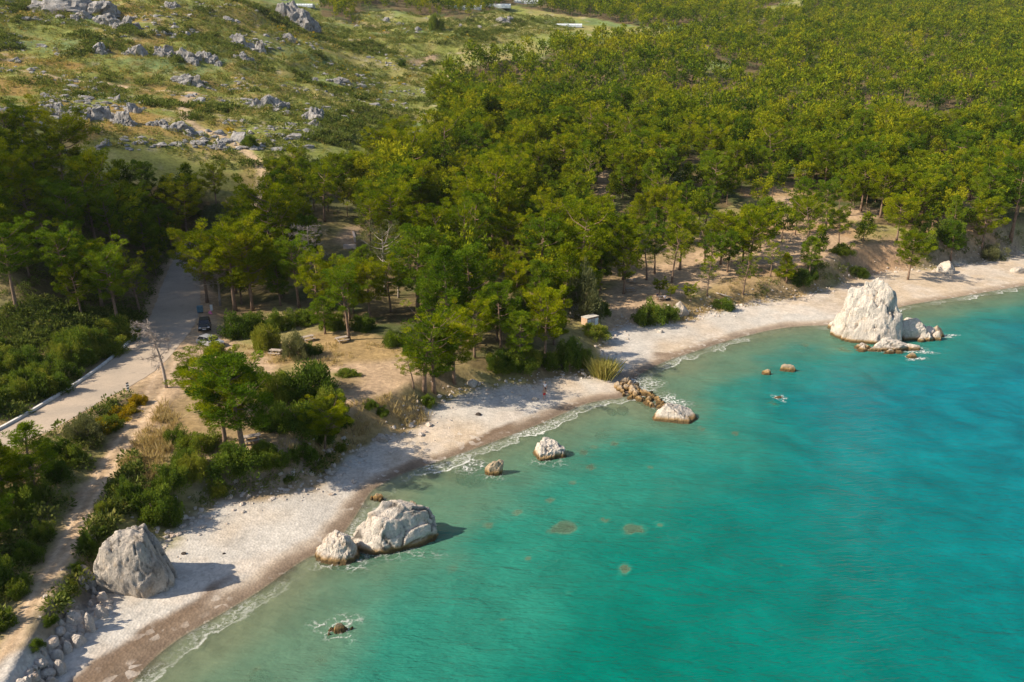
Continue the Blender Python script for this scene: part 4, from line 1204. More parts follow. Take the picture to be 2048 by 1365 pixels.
class Leaves:
    """diamond shaped needle tufts or leaves, gathered clump by clump"""
    def __init__(self): self.V, self.T = [], []
    def clump(self, r_, c, rad, n, ln, wd, tint, up=.35, out=None, flat=.7, hollow=.25):
        d = r_.normal(size=(n, 3)); d /= np.linalg.norm(d, axis=1)[:, None]
        q = d * (r_.uniform(hollow, 1, n) ** .5)[:, None] * rad; q[:, 2] *= flat
        a = d + np.array([0, 0, up]) + (0 if out is None else np.asarray(out) * .5) + r_.normal(size=(n, 3)) * .25
        a /= np.linalg.norm(a, axis=1)[:, None]
        s = np.cross(a, r_.normal(size=(n, 3))); s /= np.linalg.norm(s, axis=1)[:, None] + 1e-9
        l = ln * r_.uniform(.7, 1.3, n)[:, None]; w = wd * r_.uniform(.7, 1.3, n)[:, None]
        p = np.asarray(c) + q
        v = np.stack([p - a * l * .3, p + s * w * .5 + a * l * .15, p + a * l * .7, p - s * w * .5 + a * l * .15], 1)
        self.V.append(v.reshape(-1, 3))
        self.T.append(np.repeat(np.clip(tint + r_.normal(size=n) * .10, 0, 1), 4))
    def arrays(self):
        return np.vstack(self.V), np.concatenate(self.T)
    def mesh(self, name, mat):
        V, T = self.arrays()
        me = mesh_np(name, V, np.arange(len(V), dtype=np.int32).reshape(-1, 4), False, [mat]); attr(me, 'tint', T)
        return me

def pine_parts(seed, Ht=12.0, R=4.2, base=.32, prof='round', limbs=24, n_leaf=140, ln=.36, wd=.088, crad=.72, twin=False, dens=1.0):
    """trunk with limbs (MB) and needle clumps (Leaves) of one pine of height Ht"""
    r_ = np.random.default_rng(seed)
    W, Lf = MB(), Leaves()
    bend = r_.normal(size=2) * .06 * Ht
    def axis(t): return np.array([bend[0] * t * t + .12 * math.sin(3 * t + seed), bend[1] * t * t + .1 * math.cos(4 * t + seed) - .1, Ht * t])
    r0 = .024 * Ht
    ts = np.linspace(0, .95, 9)
    W.tube([axis(t) - (np.array([0, 0, .4]) if t == 0 else 0) for t in ts], [r0 * (1.25 if t == 0 else 1) * (1 - .88 * t) + .015 for t in ts], 7)
    az = r_.uniform(0, 6.28)
    def shape(u):
        if prof == 'round': return (math.sin(math.pi * min(1, .16 + .80 * u)) ** .75)
        if prof == 'cone': return (1 - u) ** .75 * .95 + .13
        if prof == 'umbrella': return .45 + .65 * math.sin(math.pi * min(1, .15 + .62 * u))
        return (.35 + .65 * math.sin(math.pi * u) ** .6) * (.7 + .5 * abs(math.sin(7 * u + seed)))
    for i in range(limbs):
        u = (i + r_.uniform(0, .9)) / limbs
        t = base + (1 - base) * u * .93
        az += 2.399 + r_.normal() * .35
        ln_ = R * shape(u) * r_.uniform(.62, 1.12)
        rise = .10 + .55 * u + r_.normal() * .12
        o = axis(t); dirv = np.array([math.cos(az), math.sin(az), 0.0])
        pts = []
        for k in range(5):
            s_ = k / 4
            pts.append(o + dirv * ln_ * s_ + np.array([0, 0, ln_ * (rise * s_ + .22 * s_ * s_ - .10 * math.sin(math.pi * s_))]) + r_.normal(size=3) * .04 * ln_ * s_)
        W.tube(pts, [max(.02, r0 * .34 * (1 - .82 * k / 4) * (ln_ / R) ** .5) for k in range(5)], 4, False)
        tint = np.clip(.46 + .10 * r_.normal() + .16 * (u - .5), .05, .95)
        ncl = max(2, int(round(ln_ * 1.4 * dens)))
        for k in range(ncl):
            s_ = .38 + .62 * (k + r_.uniform(.2, 1)) / ncl
            j = min(3, int(s_ * 4)); f_ = s_ * 4 - j
            p = pts[j] * (1 - f_) + pts[j + 1] * f_
            side = np.array([-dirv[1], dirv[0], 0]) * r_.normal() * .34 * ln_ * (1.1 - .5 * s_)
            c = p + side + np.array([0, 0, abs(r_.normal()) * .25 + .15])
            Lf.clump(r_, c, crad * r_.uniform(.75, 1.25), int(n_leaf * r_.uniform(.8, 1.2)), ln, wd, tint + .19 * r_.normal(), .5, dirv, .60)
    top = axis(.97)
    for k in range(4):
        Lf.clump(r_, top + r_.normal(size=3) * .35 * np.array([1, 1, .8]), crad * .8, n_leaf, ln, wd, .62, .6, None, .9)
    return W, Lf

PINES = []
SPEC = [(12, 4.3, .34, 'round', 26), (13, 4.8, .42, 'umbrella', 24), (11.5, 3.6, .22, 'cone', 32), (12.5, 4.6, .30, 'ragged', 26), (12, 3.9, .28, 'round', 28), (13.5, 4.4, .46, 'ragged', 22), (11, 3.3, .16, 'cone', 34), (12, 5.0, .38, 'umbrella', 26)]
for i, (h_, R_, b_, pr, nl) in enumerate(SPEC):
    W, Lf = pine_parts(100 + i, h_, R_, b_, pr, nl)
    PINES.append((W.mesh('trunk', M_BARK, 0, True), Lf.mesh('crown', M_PINE2 if i in (2, 4, 5) else M_PINE), float(Lf.arrays()[0][:, 2].max())))
# open, see-through pines like those at the beach edge
OPEN = []
for i, (h_, R_, b_, pr, nl, dn) in enumerate([(13, 5.2, .40, 'ragged', 22, .62), (12, 4.2, .45, 'umbrella', 16, .7), (13.5, 4.6, .5, 'ragged', 18, .55)]):
    W, Lf = pine_parts(140 + i, h_, R_, b_, pr, nl, 84, .36, .085, .66, dens=dn)
    OPEN.append((W.mesh('trunk', M_PALEBARK if i == 2 else M_BARK, 0, True), Lf.mesh('crown', M_PINE if i < 2 else M_GREY), float(Lf.arrays()[0][:, 2].max())))
def lod(seed, h_, R_, b_, pr, nl, n_leaf, ln, wd, crad, dens):
    W, Lf = pine_parts(seed, h_, R_, b_, pr, nl, n_leaf, ln, wd, crad, dens=dens)
    V, T = Lf.arrays()
    m_ = MB(); m_.tube([(0, 0, -.5), (0, 0, h_ * .55)], [.24, .12], 5, False)
    return V, T, np.array(m_.V), np.array(m_.F, np.int32), h_
MID = [lod(160 + i, *SPEC[i % 8], 15, .95, .32, .95, .85) for i in range(6)]
NEARL = [lod(150 + i, *SPEC[i], 48, .52, .14, .7, 1.0) for i in range(4)]
FARL = [lod(180 + i, *SPEC[(i * 3) % 8][:4], 15, 7, 1.5, .60, 1.15, .6) for i in range(6)]

# ------------------------------------------------------------------ where the trees stand
# chosen trees: photograph x, y of the foot, y of the top, mesh (P dense, O open), label
HERO = [(452, 894, 728, 'P', 0, 'leaning left pine of the pair on the small bare terrace by the near bushes', .3), (482, 906, 705, 'P', 4, 'right pine of the pair on the small bare terrace by the near bushes', 2.1),
        (415, 834, 690, 'P', 3, 'broad bright pine beside the road junction, leaning over the dirt track', 1.0),
        (852, 786, 606, 'O', 0, 'open pine at the seaward edge of the sandy clearing with bare pale branches', 4.0), (826, 776, 700, 'O', 1, 'small pine beside the open pine at the sandy clearing', 1.2),
        (868, 782, 640, 'P', 4, 'dense pine just right of the open pine at the clearing edge', .4), (908, 766, 640, 'P', 0, 'dark low pine above the brown slope stones left of the people', 2.2),
        (697, 680, 520, 'P', 5, 'tall pine with a bare pale lower trunk behind the straw clearing', 1.9), (650, 668, 590, 'P', 4, 'short bushy pine between the two picnic tables of the straw clearing', .9),
        (772, 592, 440, 'O', 2, 'thin grey pine with many bare branches in the middle of the wood', .2), (796, 596, 490, 'O', 2, 'second thin grey pine close behind the first, half bare', 2.5),
        (470, 622, 430, 'P', 3, 'large full pine above the parked car at the bend', .2), (415, 606, 452, 'P', 3, 'full pine overhanging the road behind the bins', 3.3), (505, 622, 458, 'P', 0, 'broad pine right of the large full one above the car', 4.8),
        (560, 612, 520, 'P', 4, 'rounded pine at the edge of the wood behind the bushes', 1.4), (740, 640, 520, 'P', 0, 'rounded pine behind the straw clearing, right of the bare trunk', 5.0),
        (1246, 588, 470, 'P', 3, 'pine standing in the sandy picnic area with shaded trunk', 1.1), (1292, 560, 450, 'O', 1, 'open pine further back in the sandy picnic area', .6), (1308, 548, 440, 'P', 5, 'pine with a dark trunk at the back of the picnic area', 2.2),
        (1345, 566, 450, 'O', 0, 'open bright pine on the slope above the picnic people', 3.0), (1318, 592, 553, 'P', 1, 'little round pine beside the people at the table', .1), (1340, 598, 565, 'P', 7, 'small spreading pine shading the people at the table', 2.0),
        (1382, 604, 562, 'P', 7, 'low spreading pine above the dark bank right of the picnic table', 4.1), (1415, 592, 500, 'O', 1, 'bright open pine on the straw bank', 5.2), (1487, 590, 498, 'O', 0, 'open pine with a crooked trunk at the edge of the straw bank', 2.9),
        (1360, 540, 420, 'P', 0, 'pine behind the straw bank, left of the bare terrace', .4), (1440, 530, 420, 'P', 3, 'bright pine on the bare terrace above the straw bank', 1.9), (1520, 496, 392, 'P', 2, 'pine with a straight dark trunk on the bare terrace', 3.7),
        (1540, 555, 470, 'O', 1, 'small bright pine on the bank above the far half of the beach', 2.2), (1612, 520, 380, 'O', 0, 'tall pale stemmed pine at the edge of the crumbling cliff', 1.2), (1618, 552, 470, 'P', 4, 'bright low pine leaning over the bank left of the stack', .3),
        (1572, 565, 505, 'P', 6, 'pair of bright pine saplings on the bank left of the stack', 2.4), (1677, 492, 405, 'P', 1, 'pine behind the top of the crumbling cliff', 4.4), (1760, 436, 330, 'P', 0, 'pine with a leaning trunk above the red earth slope', 1.0),
        (1815, 560, 455, 'P', 3, 'pine hanging over the cliff foot behind the stack', 2.0), (1845, 440, 335, 'P', 7, 'broad pine on the red earth slope', 5.1), (1955, 415, 320, 'P', 1, 'flat topped pine on the skyline bank at the far right', .8),
        (1965, 500, 390, 'P', 3, 'layered pine on the dark bank above the far beach', 3.8), (2020, 480, 300, 'P', 5, 'tall pine at the right edge above the far beach', 2.7), (1900, 520, 440, 'P', 4, 'dark pine on the bank above the far beach', .9),
        (895, 690, 500, 'P', 2, 'tall dense pine in the thicket behind the clearing', .4), (1000, 700, 560, 'P', 4, 'bright dense pine in the thicket above the people', 2.4), (1090, 726, 570, 'P', 0, 'bright rounded pine at the front of the thicket near the shed', 3.4),
        (950, 716, 590, 'P', 3, 'full pine in the front row of the thicket', 5.6), (1040, 732, 620, 'P', 4, 'low bright pine at the front of the thicket', .2), (1108, 690, 590, 'P', 6, 'dense narrow pine left of the brick shed', 1.2),
        (66, 975, 850, 'P', 2, 'young pointed pine between the road and the dirt track', .4), (12, 1005, 880, 'P', 6, 'pale green young pine at the left edge below the road', 2.4), (-22, 1110, 985, 'P', 4, 'yellowish young pine at the left edge beside the dirt track', 4.0),
        (650, 900, 790, 'P', 7, 'low spreading pine over the dark bushes above the middle bank', 1.4), (240, 665, 480, 'P', 5, 'dark pine with a bare trunk in the shaded wood beside the road', 1.7), (140, 610, 440, 'P', 5, 'dark bare stemmed pine in the shaded wood on the left', 3.2),
        (35, 620, 430, 'P', 5, 'dark pine with tall bare trunk near the left edge', .7), (1590, 470, 395, 'P', 0, 'bright pine covering the pink earth cut', 2.2), (1620, 465, 400, 'P', 3, 'bright ragged pine right of the pink earth cut', 4.1)]
trees = []   # x, y, z, scale, yaw, kind, index, label, width scale
for px, py, pt, k, i, lab, yaw in HERO:
    g = ground(px, py); m_ = mpp(g.y, g.z)
    el = math.atan2(CAM_H - g.z, math.hypot(g.x, g.y))
    ht = (py - pt) * m_ / math.cos(el)
    h0 = (PINES if k == 'P' else OPEN)[i][2]
    trees.append([g.x, g.y, g.z, ht / h0, yaw, k, i, lab, (1.25 if py > 760 else .98) if ht > 7 else 1.3])
hero_n = len(trees)
for px, py in ((-135, 1010), (-170, 1090), (-240, 1120)):
    q = drape([px], [py])[0]; trees.append([q[0], q[1], q[2], .50 + .001 * (px % 100), px * .1, 'P', 0, None, 1.1])

def scatter(polys, spacing, ymin, ymax, rs, avoid=(), keep=1.0, growth=0.0):
    """dart throwing in plan inside polygons"""
    P = np.vstack(polys)
    x0, x1 = P[:, 0].min(), P[:, 0].max(); y0, y1 = max(ymin, P[:, 1].min()), min(ymax, P[:, 1].max())
    n = int((x1 - x0) * (y1 - y0) / (spacing ** 2) * 3.0)
    r_ = np.random.default_rng(rs)
    x = r_.uniform(x0, x1, n); y = r_.uniform(y0, y1, n)
    sx = x / y
    ok = (sx > -.98) & (sx < .80)
    x, y = x[ok], y[ok]
    m = np.zeros(len(x), bool)
    for p in polys: m |= inside(x, y, p)
    x, y = x[m], y[m]
    cells = {}
    out = []
    for a, b in zip(x, y):
        s_ = spacing
        ci, cj = int(a // s_), int(b // s_)
        good = True
        for di in (-1, 0, 1):
            for dj in (-1, 0, 1):
                for (c, d) in cells.get((ci + di, cj + dj), ()):
                    if (a - c) ** 2 + (b - d) ** 2 < s_ * s_: good = False
        if good:
            cells.setdefault((ci, cj), []).append((a, b)); out.append((a, b))
    return np.array(out)

near = scatter(W_FOREST, 3.75, 40, 300, 3)
far = scatter(W_FOREST, 5.0, 300, 1050, 4)
spr = scatter([W_SPARSE], 5.0, 60, 300, 5)
pts = np.vstack([near, spr, far])
fm_ = np.ones(len(pts), bool)
for p in W_GLADE: fm_ &= ~inside(pts[:, 0], pts[:, 1], p)
d, _, w_ = road_info(pts[:, 0], pts[:, 1]); fm_ &= d > w_ + 1.2
for pl, w_ in W_PATHS:
    d, _ = seg_dist(pts[:, 0], pts[:, 1], pl); fm_ &= d > w_ + 1.0
for p in W_DIRT[:3] + W_DIRT[4:5] + [W_DIRT[9]]: fm_ &= ~inside(pts[:, 0], pts[:, 1], p)
fm_ &= back_sd(pts[:, 0], pts[:, 1]) > 1.5
for hx in trees[:hero_n]:
    fm_ &= np.hypot(pts[:, 0] - hx[0], pts[:, 1] - hx[1]) > 3.2
# gaps in the wood where the photograph shows ground or shade
for gx, gy, rr in ((330, 600, 7), (365, 545, 5), (1040, 560, 4), (690, 500, 5), (640, 600, 3), (870, 655, 3), (1460, 470, 5), (1100, 330, 9), (700, 410, 5), (1185, 668, 5), (1170, 655, 4), (1200, 650, 4)):
    g = ground(gx, gy); fm_ &= np.hypot(pts[:, 0] - g.x, pts[:, 1] - g.y) > rr
fm_ &= fbm2(pts[:, 0], pts[:, 1], 16, 3, 77) > -.30
pts = pts[fm_]
pz = HF(pts[:, 0], pts[:, 1])
r_ = np.random.default_rng(12)
for (x, y), z in zip(pts, pz):
    s_ = (r_.normal(.67, .14) if r_.random() < .78 else r_.normal(.97, .12)) * (1.0 if y < 300 else .9)
    right = x / y
    ko = r_.random() < .05
    k = int(r_.choice(8, p=[.2, .04, .22, .14, .18, .06, .14, .02] if right > .05 else [.2, .06, .16, .2, .18, .08, .08, .04]))
    trees.append([x, y, z, float(np.clip(s_, .42, 1.35)), r_.uniform(0, 6.28), 'O' if ko else 'P', k % 2 if ko else k, None, r_.uniform(.82, 1.12)])

# ---- which of them show largest: these become trees of their own
OPENV = [(370, 225), (380, 205), (372, 240), (395, 255), (420, 265), (445, 275), (470, 290), (490, 305), (508, 322), (522, 345), (524, 365), (518, 390), (690, 470), (705, 480), (1206, 360), (1206, 380), (1570, 410), (1600, 425), (1710, 425), (1930, 400),
         (345, 560), (350, 590), (360, 620), (340, 640), (400, 620), (420, 620), (400, 650), (385, 600), (1185, 640), (1170, 640), (1190, 630), (1250, 610), (1240, 580), (1325, 590), (1260, 575), (1560, 480), (1870, 450), (1720, 520), (1760, 530),
         (620, 670), (690, 675), (560, 715), (380, 310), (600, 230), (630, 225), (640, 235), (540, 200), (230, 235), (160, 225), (110, 220), (320, 250), (740, 60), (930, 15), (600, 12), (1130, 50), (1000, 12)]
T0 = np.array([[t[0], t[1], t[2], t[3], t[8]] for t in trees])
bt = T0[:, :3].copy(); tp = bt.copy(); tp[:, 2] += T0[:, 3] * 12.6
bx_, by_, bw_ = project(bt); tx_, ty_, tw_ = project(tp)
cr_ = 3.6 * T0[:, 3] * T0[:, 4] / bw_ * FPX
okv = np.ones(len(trees), bool)
for px, py in OPENV:
    gg = ground(px, py); gw_ = project(np.array([gg.x, gg.y, gg.z]))[2]
    cut = ty_ + (by_ - ty_) * .75
    okv &= ~((np.abs(px - (bx_ + tx_) / 2) < cr_ * .85) & (py > ty_ - 2) & (py < cut) & (bw_ < gw_ - 1))
gg = ground(1178, 652)
al = -(T0[:, 0] - gg.x) * .972 - (T0[:, 1] - gg.y) * .235; la = np.abs((T0[:, 0] - gg.x) * .235 - (T0[:, 1] - gg.y) * .972)
okv &= ~((al > 0) & (al < 17) & (la < 3.2))
okv[:hero_n] = True
trees = [t for t, k in zip(trees, okv) if k]
TA = np.array([[t[0], t[1], t[2], t[3]] for t in trees])
hts = TA[:, 3] * 12.2
top = TA[:, :3].copy(); top[:, 2] += hts * .7
qx, qy, qw = project(top)
rad = 4.0 * TA[:, 3] / qw * FPX
vis = (qx > -25) & (qx < IW + 25) & (qy > -30) & (qy < IH)
score = rad.copy()
order = np.argsort(qw)
for a_, i in enumerate(order):
    if not vis[i] or i < hero_n: continue
    nb = order[:a_]
    hid = (np.hypot(qx[nb] - qx[i], qy[nb] - qy[i]) < rad[nb] * .55).sum() if len(nb) else 0
    score[i] *= .55 ** hid
score[~vis] = 0
score[:hero_n] += 1e4
own = np.argsort(-score)[:298]
own_set = set(int(i) for i in own)

def zone(x, y, px, py):
    if px < 520 and x / y < -.28:
        return ('dark pine in the shaded wood left of the tarmac road', 'pines of the shaded left wood') if py > 330 else ('dark green pine at the upper edge of the shaded left wood', 'pines of the shaded left wood')
    if py > 560 and px < 1260: return 'deep green pine in the thicket behind the middle beach', 'pines of the middle thicket'
    if px < 1000 and py > 330: return 'green pine in the dense wood in the middle of the slope', 'pines of the middle wood'
    if px < 1000: return 'green pine at the upper edge of the wood against the open meadow', 'pines at the meadow edge'
    if py > 400: return 'sunlit pine in the open wood above the far beach', 'pines above the far beach'
    if py > 250: return 'sunlit yellow green pine in the dense wood on the right slope', 'pines of the right wood'
    return 'small sunlit pine high in the distant wood on the right', 'distant pines on the right'

WOODMARKS = [(1181, 640, 'the brick shed'), (695, 470, 'the small dirt yard'), (400, 655, 'the parked dark car'), (345, 570, 'the shaded bend of the road'), (520, 360, 'the lower end of the hill path'), (1206, 368, 'the pink earth scar in the wood'), (1590, 420, 'the pink earth cut'),
             (1870, 450, 'the red earth slope'), (1325, 592, 'the picnic people'), (1750, 600, 'the tallest stack'), (1750, 520, 'the crumbling cliff'), (850, 700, 'the open pine at the clearing'), (1088, 780, 'the two standing people'), (790, 350, 'the lower corner of the meadow'),
             (880, 215, 'the middle edge of the meadow'), (940, 120, 'the upper edge of the meadow'), (1136, 50, 'the low grey white greenhouse'), (1400, 130, 'the scrubby gap high in the wood'), (1980, 410, 'the bank at the right edge'), (180, 300, 'the outcrops above the left wood'), (1985, 140, 'the yellow broom in the right wood'),
             (120, 600, 'the overgrown bank outside the kerb'), (1800, 225, 'the yellowish shrubs in the right wood'), (60, 900, 'the near bend of the road'), (1240, 520, 'the sandy picnic area'), (1560, 490, 'the bare terrace'), (690, 650, 'the bare trunked pine')]
_gi = [i for i in sorted(own_set) if trees[i][7] is None]
TREELAB = dict(zip(_gi, where_labels([(qx[i], qy[i], ('small' if trees[i][3] < .68 else 'tall' if trees[i][3] > 1.02 else 'middling') + (' open pine' if trees[i][5] == 'O' else ' pine')) for i in _gi], WOODMARKS)))
first = {}
for i in sorted(own_set):
    x, y, z, s_, yaw, k, idx, lab, ws = trees[i]
    tm, cm, h0 = (PINES if k == 'P' else OPEN)[idx]
    if lab is None:
        lab = TREELAB[i]; grp = zone(x, y, qx[i], qy[i])[1]
    else:
        grp = 'pines singled out along the beach and road'
    sc = (s_ * ws, s_ * ws, s_)
    if (k, idx) not in first:
        t = thing('pine_tree', lab, 'pine tree', (x, y, z - .1), yaw, grp, sc)
        obj('trunk', tm, t); obj('crown', cm, t)
        first[(k, idx)] = t
    else:
        dup_tree(first[(k, idx)], (x, y, z - .1), yaw, sc, lab, grp)

# ---- all the rest of the wood, one mass
def merge(items, lods, name, mat_leaf, mat_wood, label, leaf_tint=0.0):
    LV, LT, WV, WF = [], [], [], []
    nw = 0
    r_ = np.random.default_rng(77)
    for x, y, z, s_, yaw, ws, bias in items:
        V, T, TV, TF, h0 = lods[r_.integers(len(lods))]
        c, sn = math.cos(yaw), math.sin(yaw)
        R_ = np.array([[c * ws, -sn * ws, 0], [sn * ws, c * ws, 0], [0, 0, 1]]) * s_
        o = np.array([x, y, z])
        LV.append((V @ R_.T + o).astype(np.float32)); LT.append(np.clip(T + r_.normal() * .19 + bias, 0, 1).astype(np.float32))
        WV.append(TV @ R_.T + o); WF.append(TF + nw); nw += len(TV)
    LV = np.vstack(LV); LT = np.concatenate(LT); WV = np.vstack(WV); WF = np.vstack(WF)
    V = np.vstack([LV, WV]); n = len(LV)
    me = mesh_np(name, V, np.vstack([np.arange(n, dtype=np.int32).reshape(-1, 4), (WF + n).astype(np.int32)]), False, [mat_leaf, mat_wood])
    mi = np.zeros(n // 4 + len(WF), np.int32); mi[n // 4:] = 1
    me.polygons.foreach_set('material_index', mi)
    attr(me, 'tint', np.concatenate([LT, np.full(len(WV), .4, np.float32)]))
    return tag(obj(name, me), label, 'forest', kind='stuff')
patchn = fbm2(TA[:, 0], TA[:, 1], 45, 3, 71)
rest_c = [(*trees[i][:3], trees[i][3], trees[i][4], trees[i][8], .15 * patchn[i]) for i in range(len(trees)) if i not in own_set and trees[i][1] < 125]
rest_n = [(*trees[i][:3], trees[i][3], trees[i][4], trees[i][8], .15 * patchn[i]) for i in range(len(trees)) if i not in own_set and 125 <= trees[i][1] < 300]
rest_f = [(*trees[i][:3], trees[i][3], trees[i][4], trees[i][8], .34 * patchn[i]) for i in range(len(trees)) if i not in own_set and trees[i][1] >= 300]
print('TREES', len(trees), 'own', len(own_set), 'near rest', len(rest_n), 'far', len(rest_f))
merge(rest_n, MID, 'pine_wood', M_FAR, M_BARK, 'dense green pine wood filling in behind the nearer trees')
merge(rest_c, NEARL, 'pine_thicket', M_FAR, M_BARK, 'pine thicket at the left edge and behind the nearest trees')
merge(rest_f, FARL, 'distant_pine_wood', M_FAR, M_BARK, 'distant pine wood covering the far slopes')

# ------------------------------------------------------------------ shrubs
def bush_mesh(name, seed, mat, n=70, leaf=(.15, .10), per=95, tall=.75, tint=.45):
    r_ = np.random.default_rng(seed)
    Lf = Leaves()
    for k in range(n):
        d = r_.normal(size=3); d[2] = abs(d[2]); d /= np.linalg.norm(d)
        rr = r_.uniform(.55, 1.0) * (1 + .22 * math.sin(3 * math.atan2(d[1], d[0]) + seed) + .15 * math.sin(5 * math.atan2(d[1], d[0]) + 2 * seed))
        c = d * rr * np.array([1, 1, tall])
        Lf.clump(r_, c, .24, per, leaf[0] * .5, leaf[1] * .5, tint + .14 * r_.normal() + .12 * (c[2] / tall - .4), .4, d, .9, .1)
    return Lf.mesh(name, mat)
BUSH = [bush_mesh('foliage', 700 + i, M_BUSH, 90 + 10 * i, tall=.75 + .1 * (i % 3)) for i in range(4)]
BRIGHT = [bush_mesh('foliage', 720 + i, M_BUSH, 100, tall=.75, tint=.72) for i in range(2)]
GREYB = [bush_mesh('foliage', 730 + i, M_GREY, 110, (.20, .06), 90, 1.0, .45) for i in range(2)]
m_ = MB()
for k in range(5):
    t = k * 1.257
    m_.tube([(0, 0, -.25), (.22 * math.cos(t), .22 * math.sin(t), .3), (.5 * math.cos(t), .5 * math.sin(t), .58)], [.05, .035, .015], 5)
STEM = m_.mesh('stem', M_BARK, 0, True)
# photograph x, y of the foot, width and height in photograph pixels, kind, label
SH = [(1303, 652, 76, 52, 'B', 0, 'bright green round bush alone on the sand of the wide beach'), (1340, 642, 42, 30, 'D', 1, 'dark low bush joined to the seaward side of the round bright bush'), (1448, 622, 48, 30, 'D', 0, 'dark round bush at the foot of the straw bank on the beach edge'),
      (1604, 580, 50, 32, 'D', 2, 'very dark bush below the bank left of the stack'), (1628, 562, 22, 22, 'D', 1, 'small dark bush beside the very dark one below the bank'), (1688, 518, 48, 26, 'D', 3, 'dark bush on the cliff edge left of the bare scar'),
      (1718, 556, 48, 26, 'D', 0, 'green bush at the foot of the crumbling cliff behind the stack'), (1990, 522, 54, 30, 'G', 0, 'pale yellowish bush at the back of the far beach'), (1845, 520, 60, 50, 'D', 1, 'dark tall bush on the cliff behind the stack'),
      (1900, 505, 60, 46, 'D', 2, 'dark bush in the gully above the far beach'), (1206, 632, 30, 32, 'D', 3, 'dark bush behind the right side of the brick shed'), (1165, 640, 84, 100, 'G', 1, 'tall grey green tamarisk bush behind the brick shed'),
      (1188, 680, 62, 34, 'B', 1, 'light green weedy bush in front of the brick shed'), (1165, 735, 44, 42, 'B', 0, 'spiky yellow green bush at the edge of the thicket by the beach'),
      (528, 702, 62, 62, 'B', 1, 'olive rounded tree like bush in the straw clearing'), (588, 722, 60, 54, 'G', 0, 'grey green rounded bush right of the olive one in the straw clearing'), (620, 712, 44, 34, 'D', 0, 'dark bush in the shade of the grey green one'),
      (470, 678, 70, 60, 'D', 1, 'dark green bush at the roadside above the car'), (548, 808, 96, 74, 'B', 0, 'bright topped bush in the big clump above the middle bank'), (618, 800, 110, 80, 'D', 2, 'largest dome shaped dark bush of the big clump'),
      (600, 868, 120, 80, 'D', 3, 'dark bush at the lower side of the big clump'), (545, 862, 80, 60, 'D', 0, 'dark bush under the pair of pines, left of the big clump'), (655, 845, 74, 74, 'B', 1, 'yellow green bush at the right end of the big clump'),
      (693, 755, 50, 22, 'B', 0, 'low green creeping bush at the edge of the sandy clearing'), (740, 822, 32, 20, 'D', 1, 'small dark bush in the straw of the middle bank'), (855, 815, 34, 28, 'B', 1, 'small bright bush at the end of the straw bank'),
      (462, 970, 110, 68, 'D', 2, 'wide dark bush on the bank above the near beach'), (545, 945, 60, 50, 'D', 0, 'dark bush right of the wide dark one above the near beach'), (430, 995, 44, 36, 'B', 0, 'small yellowish bush below the wide dark one'),
      (385, 965, 66, 60, 'B', 1, 'green bush between the straw tufts and the wide dark bush'), (395, 905, 84, 50, 'B', 0, 'bright bush under the leaning left pine'), (330, 985, 80, 58, 'D', 1, 'dark bush at the bend of the dirt track verge'),
      (300, 1045, 96, 78, 'B', 1, 'yellow green bush right above the huge boulder'), (255, 1012, 56, 60, 'D', 3, 'green bush at the track side above the huge boulder'), (330, 1050, 60, 66, 'D', 0, 'dark bush in the hollow right of the huge boulder'),
      (172, 1110, 36, 46, 'D', 2, 'dark bush wedged against the left side of the huge boulder'), (118, 1205, 36, 30, 'B', 0, 'small yellow green bush beside the dirt track at the boulder spill'), (575, 966, 24, 14, 'D', 1, 'little dark bush on the scree of the near bank'),
      (678, 905, 28, 22, 'B', 1, 'small green bush at the edge of the straw bank above the beach'), (1038, 750, 74, 46, 'D', 3, 'dark bush at the front of the thicket left of the people'), (1100, 742, 60, 40, 'D', 0, 'dark bush at the front of the thicket above the people'),
      (1000, 752, 60, 40, 'D', 1, 'dark shaded bush at the left front of the thicket'), (1140, 742, 56, 60, 'D', 2, 'dark feathery bush at the right front of the thicket'), (497, 296, 34, 22, 'D', 2, 'dark round bush beside the dirt path on the hill'),
      (803, 134, 18, 14, 'D', 1, 'dark round bush alone in the green meadow'), (872, 62, 34, 32, 'B', 1, 'bright green tree like bush at the top of the meadow'), (1060, 545, 40, 36, 'G', 0, 'silvery bush deep in the middle wood'), (1110, 520, 56, 46, 'G', 1, 'pale bushy oak in the middle wood'),
      (160, 890, 80, 58, 'G', 0, 'grey green bush on the slope between road and track'), (95, 925, 70, 52, 'D', 2, 'dark bush on the slope below the young pointed pine'), (10, 1045, 100, 80, 'D', 3, 'big dark bush left of the dirt track'),
      (62, 1010, 60, 60, 'D', 0, 'dark bush close to the left rut of the dirt track'), (-25, 1180, 80, 80, 'D', 1, 'shaded bush at the left edge above the lower track'), (108, 965, 56, 46, 'D', 2, 'shaded bush at the upper left verge of the dirt track'),
      (240, 838, 70, 34, 'Y', 0, 'yellow flowering bush under the striped marker post'), (190, 862, 70, 30, 'Y', 0, 'yellow green verge bush left of the striped marker post'), (270, 812, 40, 30, 'Y', 0, 'small yellowish bush at the track corner by the marker post')]
